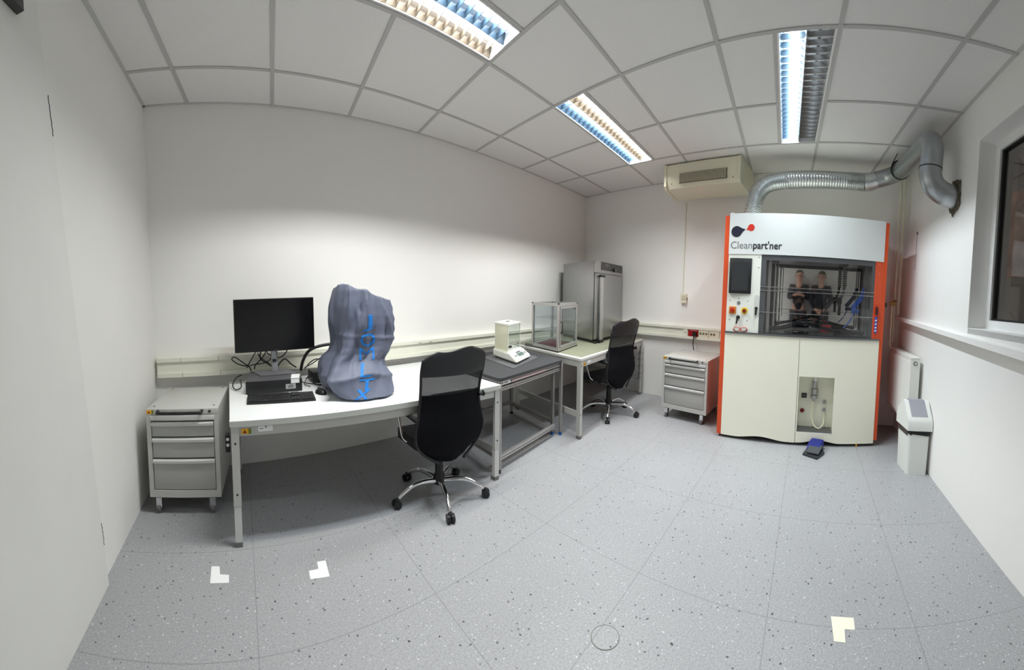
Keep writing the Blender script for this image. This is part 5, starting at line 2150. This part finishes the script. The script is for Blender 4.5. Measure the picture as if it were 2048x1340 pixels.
tape([(.086, 1.795), (.177, 1.784), (.184, 1.837), (.140, 1.848), (.144, 1.906), (.103, 1.912)], 'white L-shaped tape mark on the floor nearest the left wall')
tape([(.562, 1.698), (.655, 1.680), (.679, 1.794), (.634, 1.801), (.623, 1.750), (.574, 1.755)], 'white L-shaped tape mark on the floor before the middle of the white desk')
tape([(1.633, -.269), (1.617, -.368), (1.554, -.363), (1.561, -.319), (1.496, -.313), (1.506, -.267)], 'cream L-shaped tape mark on the open floor at the lower right', PAPERC)
bm = NB()
lathe(bm, (1.327, .633, .0001), [(.056, 0), (.056, .0012), (.052, .0014)], 48)
tag(obj('floor_cover', bm, FLOORM, None, fr=Fr((0, 0))), 'round flush floor outlet cover in the front middle of floor', 'floor cover')
bm = NB()
tube(bm, [(1.327 + .057 * math.cos(2 * PI * k / 40), .633 + .057 * math.sin(2 * PI * k / 40), .0006) for k in range(41)], .0014, seg=6)
obj('rim', bm, mat('rim_dirt', srgb(120, 120, 112), .7), bpy.data.objects['floor_cover'], smooth=60, fr=Fr((0, 0)))


# ------------------------------------------------------------------ pieces that are things one could count become parts of their own
SPLIT = {'screw', 'bolt', 'push_button', 'corner_cap', 'small_mark', 'rivet', 'lifting_eye', 'foot', 'shield_post', 'button', 'seam', 'slot', 'lens', 'temple', 'bracket',
         'guide_rod', 'window_rail', 'side_rail', 'chamber_wall', 'handle_cap', 'sticker_mark', 'basket', 'bottom_rail', 'top_rail', 'cable_loop', 'gap', 'print', 'window_frame'}
for o in [o for o in bpy.data.objects if o.type == 'MESH' and o.parent and o.name.split('.')[0] in SPLIT]:
    me = o.data
    n = len(me.vertices)
    par = list(range(n))

    def find(a):
        while par[a] != a:
            par[a] = par[par[a]]
            a = par[a]
        return a
    for e in me.edges:
        a, b = find(e.vertices[0]), find(e.vertices[1])
        if a != b:
            par[a] = b
    groups = {}
    for p in me.polygons:
        groups.setdefault(find(p.vertices[0]), []).append(p.index)
    # islands whose boxes touch belong together
    boxes = []
    for g in groups.values():
        vs = [me.vertices[v].co for i in g for v in me.polygons[i].vertices]
        lo = [min(v[k] for v in vs) - .001 for k in range(3)]
        hi = [max(v[k] for v in vs) + .001 for k in range(3)]
        boxes.append([lo, hi, list(g)])
    merged = True
    while merged:
        merged = False
        for i in range(len(boxes)):
            for j in range(i + 1, len(boxes)):
                A_, B_ = boxes[i], boxes[j]
                if all(A_[0][k] <= B_[1][k] and B_[0][k] <= A_[1][k] for k in range(3)):
                    boxes[i] = [[min(A_[0][k], B_[0][k]) for k in range(3)], [max(A_[1][k], B_[1][k]) for k in range(3)], A_[2] + B_[2]]
                    del boxes[j]
                    merged = True
                    break
            if merged:
                break
    if len(boxes) < 2:
        continue
    for bi, (_, _, g) in enumerate(boxes):
        bm = bmesh.new()
        bm.from_mesh(me)
        bm.faces.ensure_lookup_table()
        keep = set(g)
        bmesh.ops.delete(bm, geom=[f for f in bm.faces if f.index not in keep], context='FACES')
        m2 = bpy.data.meshes.new(o.name.split('.')[0])
        bm.to_mesh(m2)
        bm.free()
        m2.materials.append(me.materials[0])
        if bi == 0:
            first = m2
            continue
        c = o.copy()
        c.data = m2
        C.objects.link(c)
    o.data = first
